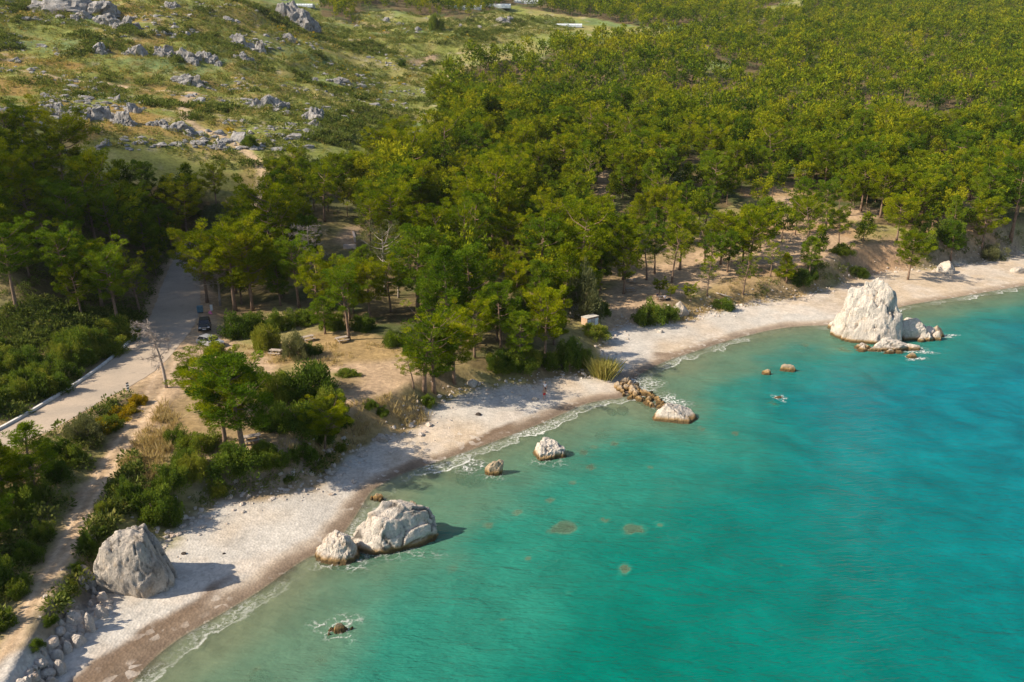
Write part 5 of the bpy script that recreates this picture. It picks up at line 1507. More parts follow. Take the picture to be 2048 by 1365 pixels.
for q in ((20, 1195, 64, 50, 'D', 0, 'dark shrub on the left verge of the lower dirt track'), (46, 1128, 60, 48, 'D', 2, 'dark shrub on the left verge beside the middle of the track'), (-12, 1262, 64, 50, 'D', 3, 'dark shrub at the left edge near the foot of the track'),
          (76, 1082, 52, 44, 'D', 1, 'dark shrub on the left verge under the big shaded bushes'), (150, 1148, 34, 26, 'D', 2, 'small dark shrub right of the track above the boulder spill'), (136, 1180, 32, 24, 'B', 1, 'green shrub right of the track by the top of the boulder spill'),
          (92, 1248, 32, 24, 'D', 0, 'dark shrub between the track and the middle of the boulder spill'), (64, 1298, 34, 26, 'D', 3, 'dark shrub between the track and the lower boulder spill'), (190, 1078, 36, 30, 'D', 1, 'dark shrub on the right verge above the huge boulder'),
          (228, 985, 40, 34, 'D', 0, 'dark shrub on the right verge under the straw'), (205, 1030, 38, 34, 'B', 0, 'green shrub on the right verge left of the huge boulder top'), (130, 930, 60, 46, 'D', 3, 'dark shrub below the road between the young pines and the track'),
          (215, 862, 52, 34, 'D', 2, 'dark shrub under the yellow verge bushes by the track'), (500, 765, 50, 36, 'D', 1, 'small dark shrub left of the big clump above the middle bank'), (468, 792, 46, 34, 'B', 1, 'bright little shrub between the junction pine and the big clump'), (522, 915, 52, 30, 'D', 2, 'low dark shrub seaward of the pair of pines'),
          (602, 925, 60, 40, 'D', 0, 'dark shrub on the lip of the bank below the big clump'), (645, 890, 50, 36, 'D', 3, 'dark shrub at the right end of the big clump by the straw bank'), (362, 935, 60, 46, 'B', 0, 'light green shrub beside the straw at the track'),
          (350, 890, 50, 40, 'D', 1, 'dark shrub behind the straw at the dirt track'), (690, 858, 34, 24, 'D', 2, 'small dark shrub in the upper part of the straw bank'), (425, 712, 44, 34, 'B', 1, 'bright shrub at the roadside just below the cars'),
          (448, 748, 42, 30, 'D', 0, 'dark shrub at the inner edge of the junction'), (764, 836, 30, 20, 'D', 3, 'tiny dark shrub in the middle of the straw bank'), (662, 662, 54, 42, 'D', 1, 'dark shrub at the back of the straw clearing'),
          (724, 664, 54, 36, 'D', 2, 'dark shrub right of the bare trunked pine'), (784, 694, 50, 38, 'B', 0, 'green shrub at the right end of the straw clearing'), (832, 716, 54, 42, 'D', 0, 'dark shrub behind the open pine at the clearing edge'),
          (872, 752, 42, 30, 'D', 1, 'dark shrub right of the open pine at the clearing edge'), (600, 652, 62, 42, 'D', 3, 'large dark shrub at the back left of the straw clearing'), (552, 664, 60, 44, 'D', 2, 'dark shrub behind the olive bush of the straw clearing'),
          (500, 660, 56, 44, 'D', 0, 'dark shrub behind the roadside bush above the car'), (1000, 742, 60, 44, 'D', 3, 'dark shrub inside the left front of the thicket'), (1060, 738, 56, 46, 'B', 1, 'greener shrub inside the front of the thicket')):
    SH.append(q)
r_ = np.random.default_rng(31)
for k in range(34):   # the bank of shrubs outside the kerb
    px, py = r_.uniform(-40, 235), r_.uniform(705, 835)
    if py > 850 - .62 * px - 6: py = 850 - .62 * px - 10 - r_.uniform(0, 60)
    SH.append((px, py, r_.uniform(44, 84), r_.uniform(36, 62), 'B' if r_.random() < .35 else 'D', int(r_.integers(2)), None))
protos = {}
for px, py, w_, h_, k, idx, lab in SH:
    g = ground(px, py); m_ = mpp(g.y, g.z)
    el = math.atan2(CAM_H - g.z, math.hypot(g.x, g.y))
    rw = w_ * m_ / 2
    rh = max(rw * .6, (h_ * m_ - rw * math.sin(el) * .9) / math.cos(el))
    fol = {'B': BRIGHT, 'D': BUSH, 'G': GREYB, 'Y': BRIGHT}[k][idx % {'B': 2, 'D': 4, 'G': 2, 'Y': 2}[k]]
    grp = 'shrubs'
    if lab is None: lab, grp = '%s %s shrub on the bank outside the %s of the road kerb' % ('large' if w_ > 68 else 'small' if w_ < 54 else 'middling', 'bright green' if k == 'B' else 'dark green', 'lower end' if px < 70 else 'middle' if px < 160 else 'upper end'), 'shrubs outside the kerb'
    key = (k, idx % 4)
    loc = (g.x, g.y + rw * .5, hz(g.x, g.y + rw * .5) - .1)
    sc = (rw * .92, rw * .92, rh / .95)
    if key not in protos:
        t = thing('shrub', lab, 'shrub', loc, random.uniform(0, 6), grp, sc)
        f = fol
        if k == 'Y':
            f = bush_mesh('foliage', 760, M_BROOM, 90, tall=.75, tint=.25)
        obj('foliage', f, t); obj('stem', STEM, t)
        protos[key] = t
    else:
        dup_tree(protos[key], loc, random.uniform(0, 6), sc, lab, grp)
# reeds on the sand
Lf = Leaves(); r_ = np.random.default_rng(41)
def blades(r_, x, y, z, n, hgt, spread, width, tint, lean=.25):
    c = r_.normal(size=(n, 2)) * spread
    a = np.stack([r_.normal(size=n) * lean + c[:, 0] * .25, r_.normal(size=n) * lean + c[:, 1] * .25, np.ones(n)], -1)
    h = hgt * r_.uniform(.6, 1.2, n)
    b = np.stack([x + c[:, 0], y + c[:, 1], np.zeros(n) + z], -1)
    t = r_.uniform(0, 6.28, n); s_ = np.stack([np.cos(t), np.sin(t), np.zeros(n)], -1) * width * r_.uniform(.7, 1.3, n)[:, None]
    mid = b + a * (h * .55)[:, None]; tip = b + a * h[:, None] + np.stack([a[:, 0], a[:, 1], -.2 * np.ones(n)], -1) * (h * .25)[:, None]
    V = np.stack([b - s_ * .35, b + s_ * .35, mid + s_ * .5, tip, mid - s_ * .5], 1)
    return V.reshape(-1, 3), np.repeat(np.clip(tint + r_.normal(size=n) * .18, 0, 1), 5)
V, T = blades(r_, 0, 0, 0, 1300, 2.9, .6, .09, .6, .14)
me = mesh_np('reed_clump', V, np.arange(len(V), dtype=np.int32).reshape(-1, 5), False, [foliage_mat('reed_leaves', [(.19, .22, .05), (.32, .32, .08), (.44, .38, .13)])]); attr(me, 'tint', T)
g = ground(1208, 757)
tag(obj('reed_clump', me, None, (g.x, g.y + .4, g.z - .05)), 'tall yellow green clump of reeds on the sand by the rubble spit', 'reeds', 'reeds')

# ------------------------------------------------------------------ straw grass, scrub, broom: masses
def scatter_in(poly, n, rs):
    r_ = np.random.default_rng(rs)
    x = r_.uniform(poly[:, 0].min(), poly[:, 0].max(), n * 4); y = r_.uniform(poly[:, 1].min(), poly[:, 1].max(), n * 4)
    m = inside(x, y, poly); return x[m][:n], y[m][:n]
SV, ST_ = [], []
area = lambda p: .5 * abs(sum(p[i][0] * p[(i + 1) % len(p)][1] - p[(i + 1) % len(p)][0] * p[i][1] for i in range(len(p))))
for k, p in enumerate(W_STRAW + [W_FOREST[1]]):
    dens = (1.6, 2.6, 1.0, .8, 1.0, .0)[k]
    n = int(min(area(p) * dens, 2200))
    if not n: continue
    x, y = scatter_in(p, n, 800 + k)
    nz_ = fbm2(x, y, 3.0, 3, 81)
    ok = nz_ > (-.12 if k != 1 else -.5)
    if k == 3: ok = nz_ > .05
    x, y = x[ok], y[ok]; z = HF(x, y)
    r_ = np.random.default_rng(810 + k)
    for a, b, c in zip(x, y, z):
        V, T = blades(r_, a, b, c - .05, 16, r_.uniform(.45, 1.0) * (1.15 if k == 1 else 1.0 if k == 0 else .7), .28, .07, .45 + .2 * r_.normal())
        SV.append(V); ST_.append(T)
SV = np.vstack(SV); ST_ = np.concatenate(ST_)
me = mesh_np('straw_grass', SV, np.arange(len(SV), dtype=np.int32).reshape(-1, 5), False, [M_STRAW]); attr(me, 'tint', ST_)
tag(obj('straw_grass', me), 'dry straw coloured grass on the banks and clearings', 'grass', kind='stuff')

def clumps_mass(name, pts3, rads, tints, mat, label, n=26, cat='scrub', tall=.7, shape=(.5, .26)):
    Lf = Leaves(); r_ = np.random.default_rng(5)
    for (x, y, z), rd, t in zip(pts3, rads, tints):
        k = int(n * (1 if rd < 1 else 1.6))
        Lf.clump(r_, (x, y, z + rd * .3), rd, k, rd * shape[0] * 1.6, rd * shape[1] * 1.6, t, .3, None, tall, .2)
    o = obj(name, Lf.mesh(name, mat))
    return tag(o, label, cat, kind='stuff')
HILLP = poly_w([(-200, -40), (1150, -40), (1150, 60), (900, 120), (860, 215), (760, 320), (690, 350), (540, 400), (480, 340), (300, 300), (-200, 240)])
r_ = np.random.default_rng(55)
x = r_.uniform(HILLP[:, 0].min(), HILLP[:, 0].max(), 100000); y = r_.uniform(150, 650, 100000)
m = inside(x, y, HILLP) & ~forest_mask(x, y)
for pl, w_ in W_PATHS: m &= seg_dist(x, y, pl)[0] > w_ + .8
x, y = x[m], y[m]
dn = fbm2(x, y, 22, 4, 91) + .5 * fbm2(x, y, 6, 3, 92)
keep = dn > r_.uniform(-.5, .4, len(x))
x, y, dn = x[keep][:25000], y[keep][:25000], dn[keep][:25000]
z = HF(x, y)
rd = np.clip(np.abs(r_.normal(size=len(x))) * .6 + .3, .25, 2.2)
left = sstep(-.2, -.5, x / y)
tn = np.clip(.38 + .25 * r_.normal(size=len(x)) + .25 * fbm2(x, y, 30, 3, 93) + .15 * left, 0, 1)
print('SCRUB', len(x))
clumps_mass('hill_scrub', np.stack([x, y, z], -1), rd, tn, M_SCRUB, 'low grey green scrub dotted over the open hillside', 38, shape=(.28, .12))
xg = r_.uniform(HILLP[:, 0].min(), HILLP[:, 0].max(), 110000); yg = r_.uniform(150, 560, 110000)
m = inside(xg, yg, HILLP) & ~forest_mask(xg, yg)
for pl, w_ in W_PATHS: m &= seg_dist(xg, yg, pl)[0] > w_ + .2
xg, yg = xg[m][:34000], yg[m][:34000]
clumps_mass('hill_grass', np.stack([xg, yg, HF(xg, yg)], -1), r_.uniform(.25, .6, len(xg)), np.clip(.55 + .25 * fbm2(xg, yg, 18, 3, 97) + .2 * r_.normal(size=len(xg)) + .2 * sstep(-.2, -.5, xg / yg), 0, 1), foliage_mat('hill_grass_blades', [(.12, .16, .035), (.20, .235, .05), (.30, .28, .075), (.36, .25, .085)], rnd=0), 'tufty green and tan grass over the open hillside', 11, 'grass', .8, (.5, .16))
# darker shrubs below the outcrops and along the meadow
x2 = r_.uniform(HILLP[:, 0].min(), HILLP[:, 0].max(), 40000); y2 = r_.uniform(150, 600, 40000)
m = inside(x2, y2, HILLP) & ~forest_mask(x2, y2); x2, y2 = x2[m], y2[m]
q = fbm2(x2, y2, 26, 3, 95) + .4 * fbm2(x2, y2, 9, 2, 96)
m = q > .22; x2, y2 = x2[m][:2600], y2[m][:2600]
clumps_mass('dark_scrub', np.stack([x2, y2, HF(x2, y2)], -1), r_.uniform(.7, 2.0, len(x2)), np.clip(.15 + .2 * r_.normal(size=len(x2)), 0, 1), M_SCRUB, 'dark evergreen scrub in the folds of the hillside', 70, shape=(.26, .13))
bx = []
for px, py, rx, ry, n in ((720, 40, 40, 12, 30), (850, 60, 30, 10, 14), (900, 75, 45, 8, 30), (980, 72, 25, 4, 16), (700, 150, 45, 14, 26), (820, 165, 30, 10, 16), (590, 75, 26, 14, 22), (630, 70, 14, 6, 10), (560, 60, 18, 8, 10),
                          (720, 185, 30, 14, 14), (672, 178, 20, 5, 8), (530, 430, 22, 10, 16), (160, 262, 10, 5, 4), (1800, 225, 20, 8, 8), (1985, 140, 18, 8, 10), (460, 262, 5, 3, 2), (760, 60, 24, 6, 12), (780, 205, 20, 5, 6)):
    for k in range(n):
        bx.append((px + r_.normal() * rx * .5, py + r_.normal() * ry * .5))
bx = np.array(bx); q = drape(bx[:, 0], bx[:, 1])
clumps_mass('yellow_broom', q, r_.uniform(.35, 1.0, len(q)), np.clip(.5 + .3 * r_.normal(size=len(q)), 0, 1), M_BROOM, 'yellow flowering broom scattered over the meadow', 22, 'broom')
# undergrowth on the wood floor and rough banks near by
BANKP = poly_w([(-250, 700), (0, 690), (230, 690), (262, 690), (130, 790), (-20, 868), (-250, 960)])
SLOPEP = poly_w([(-200, 960), (0, 905), (120, 858), (230, 800), (285, 775), (240, 855), (165, 965), (100, 1085), (20, 1215), (-60, 1330), (-300, 1365)])
UND = []
for p, n, rs in ((BANKP, 900, 1), (SLOPEP, 700, 2), (W_FOREST[0], 2600, 3), (poly_w([(-150, 600), (0, 640), (290, 630), (262, 690), (0, 712), (-150, 700)]), 1500, 8), (W_FOREST[1], 5200, 4), (W_SPARSE, 160, 5), (poly_w([(170, 1060), (215, 985), (260, 900), (290, 985), (240, 1040), (190, 1110), (140, 1200), (60, 1330), (30, 1365), (70, 1270), (120, 1170)]), 260, 9), (poly_w([(380, 1000), (560, 930), (640, 920), (700, 880), (640, 950), (560, 985), (440, 1020)]), 60, 6),
                 (poly_w([(1480, 610), (1680, 560), (1840, 530), (2048, 480), (2048, 450), (1840, 490), (1680, 520), (1500, 575)]), 420, 7)):
    x, y = scatter_in(p, n * 3, 900 + rs)
    ok = (y < 260) & (back_sd(x, y) > .8); x, y = x[ok][:n], y[ok][:n]
    d, _, w_ = road_info(x, y); d2, _, w2 = track_info(x, y)
    ok = (d > w_ + .9) & (d2 > w2 + .5)
    for pp in W_DIRT: ok &= ~inside(x, y, pp)
    x, y = x[ok], y[ok]
    UND.append(np.stack([x, y, HF(x, y), np.full(len(x), .1 if rs in (3, 4, 5, 8) else .28)], -1))
UND = np.vstack(UND)
clumps_mass('undergrowth', UND[:, :3], np.clip(np.abs(r_.normal(size=len(UND))) * .4 + .3, .3, 1.3), np.clip(UND[:, 3] + .22 * r_.normal(size=len(UND)), 0, 1), M_SCRUB, 'mixed green undergrowth on the rough banks and the wood floor', 75, 'undergrowth', .8, (.2, .11))
VERGE = []
for i in range(0, 80):
    for sgn, src in ((1, _TR), (-1, _TL)):
        for k in range(5):
            c = src[i, :2] + (src[i, :2] - TRKC[i, :2]) * r_.uniform(.1, .8)
            VERGE.append(c)
VERGE = np.array(VERGE)

# ------------------------------------------------------------------ dead trees and the fallen log
def dead_tree(px, py, pt, seed, label, spread=.42, twigs=1.0, lean=0.0):
    r_ = np.random.default_rng(seed)
    g = ground(px, py); m_ = mpp(g.y, g.z); Ht = (py - pt) * m_ / math.cos(math.atan2(CAM_H - g.z, math.hypot(g.x, g.y)))
    t = thing('dead_tree', label, 'dead tree', (g.x, g.y, g.z), 0, 'dead trees')
    W = MB(); B = MB()
    ax = lambda s_: Vector((lean * Ht * s_ + .15 * math.sin(5 * s_), .1 * math.sin(4 * s_), Ht * s_))
    W.tube([ax(s_) - Vector((0, 0, .3 if s_ == 0 else 0)) for s_ in np.linspace(0, 1, 9)], [.024 * Ht * (1 - .9 * s_) + .012 for s_ in np.linspace(0, 1, 9)], 7)
    for i in range(int(20 * twigs)):
        u = r_.uniform(.38, .98); az = r_.uniform(0, 6.28); ln = Ht * spread * (1.15 - .75 * u) * r_.uniform(.6, 1.15)
        o = ax(u); d = Vector((math.cos(az), math.sin(az), 0))
        pts = [o + d * ln * k / 5 + Vector((r_.normal() * .05 * ln, r_.normal() * .05 * ln, ln * (.22 * k / 5 - .10 * (k / 5) ** 2 + r_.normal() * .02))) for k in range(6)]
        B.tube(pts, [max(.012, .007 * Ht * (1 - .85 * k / 5) * (1.1 - .5 * u)) for k in range(6)], 4, False)
        for k in range(int(16 * twigs)):
            j = r_.integers(1, 6); p = pts[j]
            dd = (d + Vector(r_.normal(size=3) * .8)).normalized(); l2 = ln * r_.uniform(.12, .36)
            q = [p, p + dd * l2 * .5 + Vector((0, 0, .02)), p + dd * l2 + Vector((0, 0, -.12 * l2))]
            B.tube(q, [.024, .018, .009], 3, False)
            for e in range(4):
                d3 = (dd + Vector(r_.normal(size=3) * .8)).normalized()
                B.tube([q[1], q[1] + d3 * l2 * .6], [.014, .008], 3, False)
    W.build('trunk', M_DEAD, t, 0, True); B.build('branches', M_DEAD, t)
dead_tree(333, 776, 640, 1, 'bare dead pine standing alone at the edge of the road junction', .46, 1.0, -.10)
dead_tree(440, 612, 505, 2, 'pale dead tree in front of the full pines behind the car', .5, 1.4)
dead_tree(620, 560, 455, 3, 'grey dead tree showing bare branches in the middle wood', .55, 1.3, .05)
dead_tree(945, 660, 600, 4, 'small bleached dead tree in the thicket above the people', .6, 1.2)
g = ground(1448, 596)
m_ = MB(); m_.tube([(-1.6, .4, .9), (-.6, .2, .7), (.6, -.1, .35), (1.7, -.3, .1)], [.10, .14, .15, .1], 7); m_.tube([(.2, 0, .5), (.5, .5, 1.0)], [.07, .03], 5)
tag(m_.build('fallen_log', M_PALEBARK, None, 0, True, (g.x, g.y, g.z)), 'bleached fallen log lying on the straw bank', 'log')
# ------------------------------------------------------------------ small things people have left and built
M_GLASS = simple_mat('dark_glass', (.015, .018, .022), .12, 0, .1, 2, .6)
M_TYRE = simple_mat('tyre_rubber', (.018, .018, .018), .9)
M_RIM = simple_mat('rim_metal', (.35, .35, .36), .35, .8)
M_LAMP = simple_mat('lamp_lens', (.75, .76, .78), .2)
M_PLATE = simple_mat('plate_white', (.75, .75, .72), .5)
M_BLACKP = simple_mat('black_plastic', (.022, .022, .024), .6)
def make_car(label, paint, loc, rotz):
    t = thing('parked_car', label, 'car', loc, rotz, 'cars parked at the road junction')
    # front towards local -Y
    side = [(-2.08, .38), (-2.10, .78), (-1.98, .92), (-1.05, 1.03), (1.75, 1.05), (2.05, .98), (2.10, .55), (2.05, .34), (1.72, .32), (.9, .30), (-.85, .30), (-1.75, .32)]
    b = MB().prism(side, -.86, .86); b.build('body', paint, t, .07)
    cab = MB()
    lo = [(-.78, -1.12), (.78, -1.12), (.80, 1.82), (-.80, 1.82)]; hi = [(-.62, -.42), (.62, -.42), (.64, 1.42), (-.64, 1.42)]
    V = [(x, y, 1.02) for x, y in lo] + [(x, y, 1.52) for x, y in hi]
    cab.add(V, [(3, 2, 1, 0), (4, 5, 6, 7), (0, 1, 5, 4), (1, 2, 6, 5), (2, 3, 7, 6), (3, 0, 4, 7)])
    cab.build('windows', M_GLASS, t, .03)
    r = MB().box((0, .5, 1.545), (1.30, 1.92, .06)); 
    for sx in (-1, 1):
        r.tube([(sx * .79, -1.14, 1.03), (sx * .63, -.43, 1.53)], .035, 5); r.tube([(sx * .81, 1.84, 1.03), (sx * .65, 1.43, 1.53)], .04, 5); r.tube([(sx * .80, .35, 1.03), (sx * .645, .42, 1.53)], .035, 5)
    r.build('roof', paint, t, .01)
    for sx in (-1, 1):
        for y in (-1.30, 1.32):
            w = thing('wheel', None, None); w.parent = t; w.location = (sx * .80, y, .32)
            MB().tube([(-.11, 0, 0), (.11, 0, 0)], .32, 18).build('tyre', M_TYRE, w, .015)
            MB().tube([(sx * .08, 0, 0), (sx * .125, 0, 0)], .19, 14).build('rim', M_RIM, w)
        MB().box((sx * .62, -2.10, .74), (.36, .07, .15)).build('headlight', M_LAMP, t, .02)
        m_ = MB().box((sx * .96, -.85, 1.06), (.18, .10, .13)); m_.build('wing_mirror', paint, t, .02)
    MB().box((0, -2.11, .70), (.80, .05, .17)).build('grille', M_RIM, t, .01)
    MB().box((0, -2.13, .46), (1.62, .10, .20)).build('bumper', M_BLACKP, t, .03)
    MB().box((0, -2.20, .50), (.52, .02, .12)).build('number_plate', M_PLATE, t)
    return t
def gp(px, py): 
    g = ground(px, py); return (g.x, g.y, g.z)
g = ground(401, 664)
make_car('dark grey car parked facing the viewer on the dirt shoulder beside the road', simple_mat('car_paint_dark', (.045, .05, .058), .25, .3, .05, 1, .5), (g.x, g.y + 1.8, g.z - .02), math.radians(20))
g = ground(410, 702)
make_car('pale silver car mostly hidden behind the broad pine at the junction', simple_mat('car_paint_silver', (.42, .43, .46), .3, .4, .05, 1, .5), (g.x, g.y + 2.2, g.z - .02), math.radians(62))

# waste container and what stands by it
M_BINB = simple_mat('bin_blue_metal', (.10, .19, .24), .5, .2, .3, 4)
x, y, z = gp(401, 626)
t = thing('waste_container', 'blue grey metal waste container on the dirt beside the road', 'bin', (x, y, z), .3)
MB().box((0, 0, .62), (.86, .72, .95), 0, 1.12).build('tub', M_BINB, t, .04)
MB().box((0, .05, 1.14), (1.02, .80, .07), 0, .9).build('lid', M_BINB, t, .02)
for sx in (-1, 1):
    for sy in (-1, 1):
        MB().tube([(sx * .36 - .03, sy * .28, .08), (sx * .36 + .03, sy * .28, .08)], .08, 10).build('wheel', M_TYRE, t)
    MB().box((sx * .52, 0, .86), (.10, .30, .06)).build('lift_handle', M_RIM, t, .01)
x, y, z = gp(421, 628)
me = rock_mesh('refuse_bag', (.72, .6, .55), 901, simple_mat('pink_plastic', (.62, .16, .27), .45, 0, .6, 5), sub=4, facets=5, rough=.25, fine=.08, flat=-.35)
tag(obj('refuse_bag', me, None, (x, y, z)), 'pink and white bag lying on the ground by the roadside bushes', 'bag')
x, y, z = gp(422, 622)
t = thing('white_carton', 'upright white carton standing behind the pink bag', 'box', (x, y + .3, z), .2)
MB().box((0, 0, .45), (.38, .34, .9)).build('box', simple_mat('white_card', (.66, .68, .66), .8), t, .01)
for s_ in (-1, 1): MB().box((s_ * .14, 0, .93), (.16, .34, .02), 0, 1, 0).build('flap', simple_mat('white_card_flap', (.66, .68, .66), .8), t)

# striped marker post
x, y, z = gp(257.5, 786)
t = thing('marker_post', 'black and white striped marker post at the road edge above the yellow bush', 'marker post', (x, y, z), .15)
MB().box((0, .03, .5), (.07, .05, 1.0)).build('post', simple_mat('post_grey', (.5, .5, .48), .7), t)
pm = MB()
n_ = 6
for k in range(n_):
    z0, z1 = .35 + k * .165, .35 + (k + 1) * .165
    V = []
    for yy in (-.02, .0):
        V += [(-.15, yy, z0 - .04), (.15, yy, z0 + .04), (.15, yy, z1 + .04), (-.15, yy, z1 - .04)]
    pm.add(V, [(0, 1, 2, 3), (7, 6, 5, 4), (0, 4, 5, 1), (1, 5, 6, 2), (2, 6, 7, 3), (3, 7, 4, 0)])
me = pm.mesh('striped_panel', simple_mat('panel_white', (.82, .82, .80), .5)); me.materials.append(simple_mat('panel_black', (.02, .02, .02), .5))
me.polygons.foreach_set('material_index', np.array([(i // 6) % 2 for i in range(n_ * 6)], np.int32))
obj('striped_panel', me, t)

# brick shed with metal doors
g = ground(1174, 654.5); s_ = mpp(g.y, g.z)
ang = math.radians(38); L1, L2, HS = 31.5 * s_, 17.5 * s_, 17.6 * s_
t = thing('brick_shed', 'small orange brick shed with pale metal doors at the edge of the thicket', 'shed', (g.x, g.y, g.z - .05), ang)
mB, nt, out = new_mat('orange_brick'); p = N(nt, 'ShaderNodeBsdfPrincipled'); p.inputs['Roughness'].default_value = .9
br = N(nt, 'ShaderNodeTexBrick'); br.inputs['Scale'].default_value = 2.2; br.inputs['Color1'].default_value = (.46, .20, .09, 1); br.inputs['Color2'].default_value = (.55, .27, .13, 1); br.inputs['Mortar'].default_value = (.45, .38, .30, 1)
tc = nt.nodes.new('ShaderNodeTexCoord'); mp = N(nt, 'ShaderNodeMapping'); mp.inputs['Rotation'].default_value = (math.pi / 2, 0, 0); L(nt, tc.outputs['Object'], mp.inputs[0]); L(nt, mp.outputs[0], br.inputs['Vector'])
n = noise(nt, tc.outputs['Object'], 1.5, 4); L(nt, mixc(nt, .6, br.outputs['Color'], maprange(nt, n.outputs['Fac'], .3, .7, .7, 1.2), 'MULTIPLY'), p.inputs['Base Color']); L(nt, p.outputs[0], out.inputs[0])
MB().box((L1 / 2, L2 / 2, HS / 2), (L1, L2, HS)).build('wall', mB, t, .01)
MB().box((L1 / 2, L2 / 2, HS + .045), (L1 + .1, L2 + .12, .09)).build('roof', simple_mat('concrete_roof', (.46, .43, .38), .9, 0, .25, 2), t, .01)
MB().box((L1 / 2, -.012, HS * .93), (L1 * .98, .03, .10)).build('lintel', simple_mat('rusty_lintel', (.20, .10, .06), .8), t)
dm = (simple_mat('door_pale_blue', (.42, .50, .54), .5, .2, .25, 2), simple_mat('door_grey', (.30, .32, .34), .5, .3, .3, 2))
for k, (a, b) in enumerate(((.03, .33), (.36, .64), (.67, .96))):
    d = MB().box((L1 * (a + b) / 2, -.02, HS * .45), (L1 * (b - a), .05, HS * .84)).build('door', dm[k % 2 if k else 0], t, .008)
    MB().box((L1 * (b - .04), -.06, HS * .45), (.03, .04, .14)).build('handle', M_BLACKP, d)

# picnic tables
M_WOOD = simple_mat('weathered_wood', (.36, .30, .25), .85, 0, .3, 5)
def picnic(label, loc, rotz, first=[None]):
    if first[0] is None:
        t = thing('picnic_table', label, 'picnic table', loc, rotz, 'picnic tables')
        tb = MB()
        for k in range(5): tb.box((0, -.32 + .16 * k, .74), (1.8, .145, .045))
        tb.build('tabletop', M_WOOD, t)
        for sy in (-1, 1):
            b = MB(); b.box((0, sy * .70 - .075, .44), (1.8, .14, .045)); b.box((0, sy * .70 + .075, .44), (1.8, .14, .045)); b.build('bench', M_WOOD, t)
        for sx in (-1, 1):
            f = MB(); f.box((sx * .65, 0, .40), (.07, 1.5, .09)); f.tube([(sx * .61, -.62, 0), (sx * .61, -.22, .72)], .05, 4); f.tube([(sx * .61, .62, 0), (sx * .61, .22, .72)], .05, 4); f.box((sx * .65, 0, .69), (.07, .76, .07))
            f.build('frame', M_WOOD, t)
        first[0] = t
        return t
    return dup_tree(first[0], loc, rotz, None, label, 'picnic tables')
picnic('picnic table with two people sitting at it under the small spreading pine', gp(1323, 600), .3)
picnic('weathered picnic table on the sand beside the shaded pine trunk', gp(1260, 584), .15)
picnic('picnic table further back on the sand behind the shaded pine trunk', gp(1262, 566), -.1)
picnic('picnic table in the straw clearing right of the grey green bush', gp(616, 682), .7)
picnic('picnic table in the straw clearing at the foot of the bare trunked pine', gp(684, 684), .6)
picnic('picnic table tucked between the olive and the grey green bushes', gp(553, 710), -.2)
picnic('picnic table on the small bare terrace under the pair of pines', gp(505, 884), .5)

# people
M_SKIN = simple_mat('skin', (.42, .25, .17), .6, 0, .06, 3)
M_HAIR = simple_mat('dark_hair', (.025, .017, .012), .7)
def skinned(name, verts, edges, mat, parent, root=0, sub=1):
    me = bpy.data.meshes.new(name); me.from_pydata([v[:3] for v in verts], edges, [])
    o = bpy.data.objects.new(name, me); COL.objects.link(o)
    md = o.modifiers.new('skin', 'SKIN')
    for i, v in enumerate(verts):
        sv = me.skin_vertices[0].data[i]; sv.radius = (v[3], v[3] * (v[4] if len(v) > 4 else 1)); sv.use_root = (i == root)
    if sub: s2 = o.modifiers.new('sub', 'SUBSURF'); s2.levels = sub; s2.render_levels = sub
    dg = bpy.context.evaluated_depsgraph_get()
    m2 = bpy.data.meshes.new_from_object(o.evaluated_get(dg)); m2.name = name
    bpy.data.objects.remove(o); bpy.data.meshes.remove(me)
    m2.polygons.foreach_set('use_smooth', np.ones(len(m2.polygons), bool)); m2.materials.clear(); m2.materials.append(mat)
    return obj(name, m2, parent)
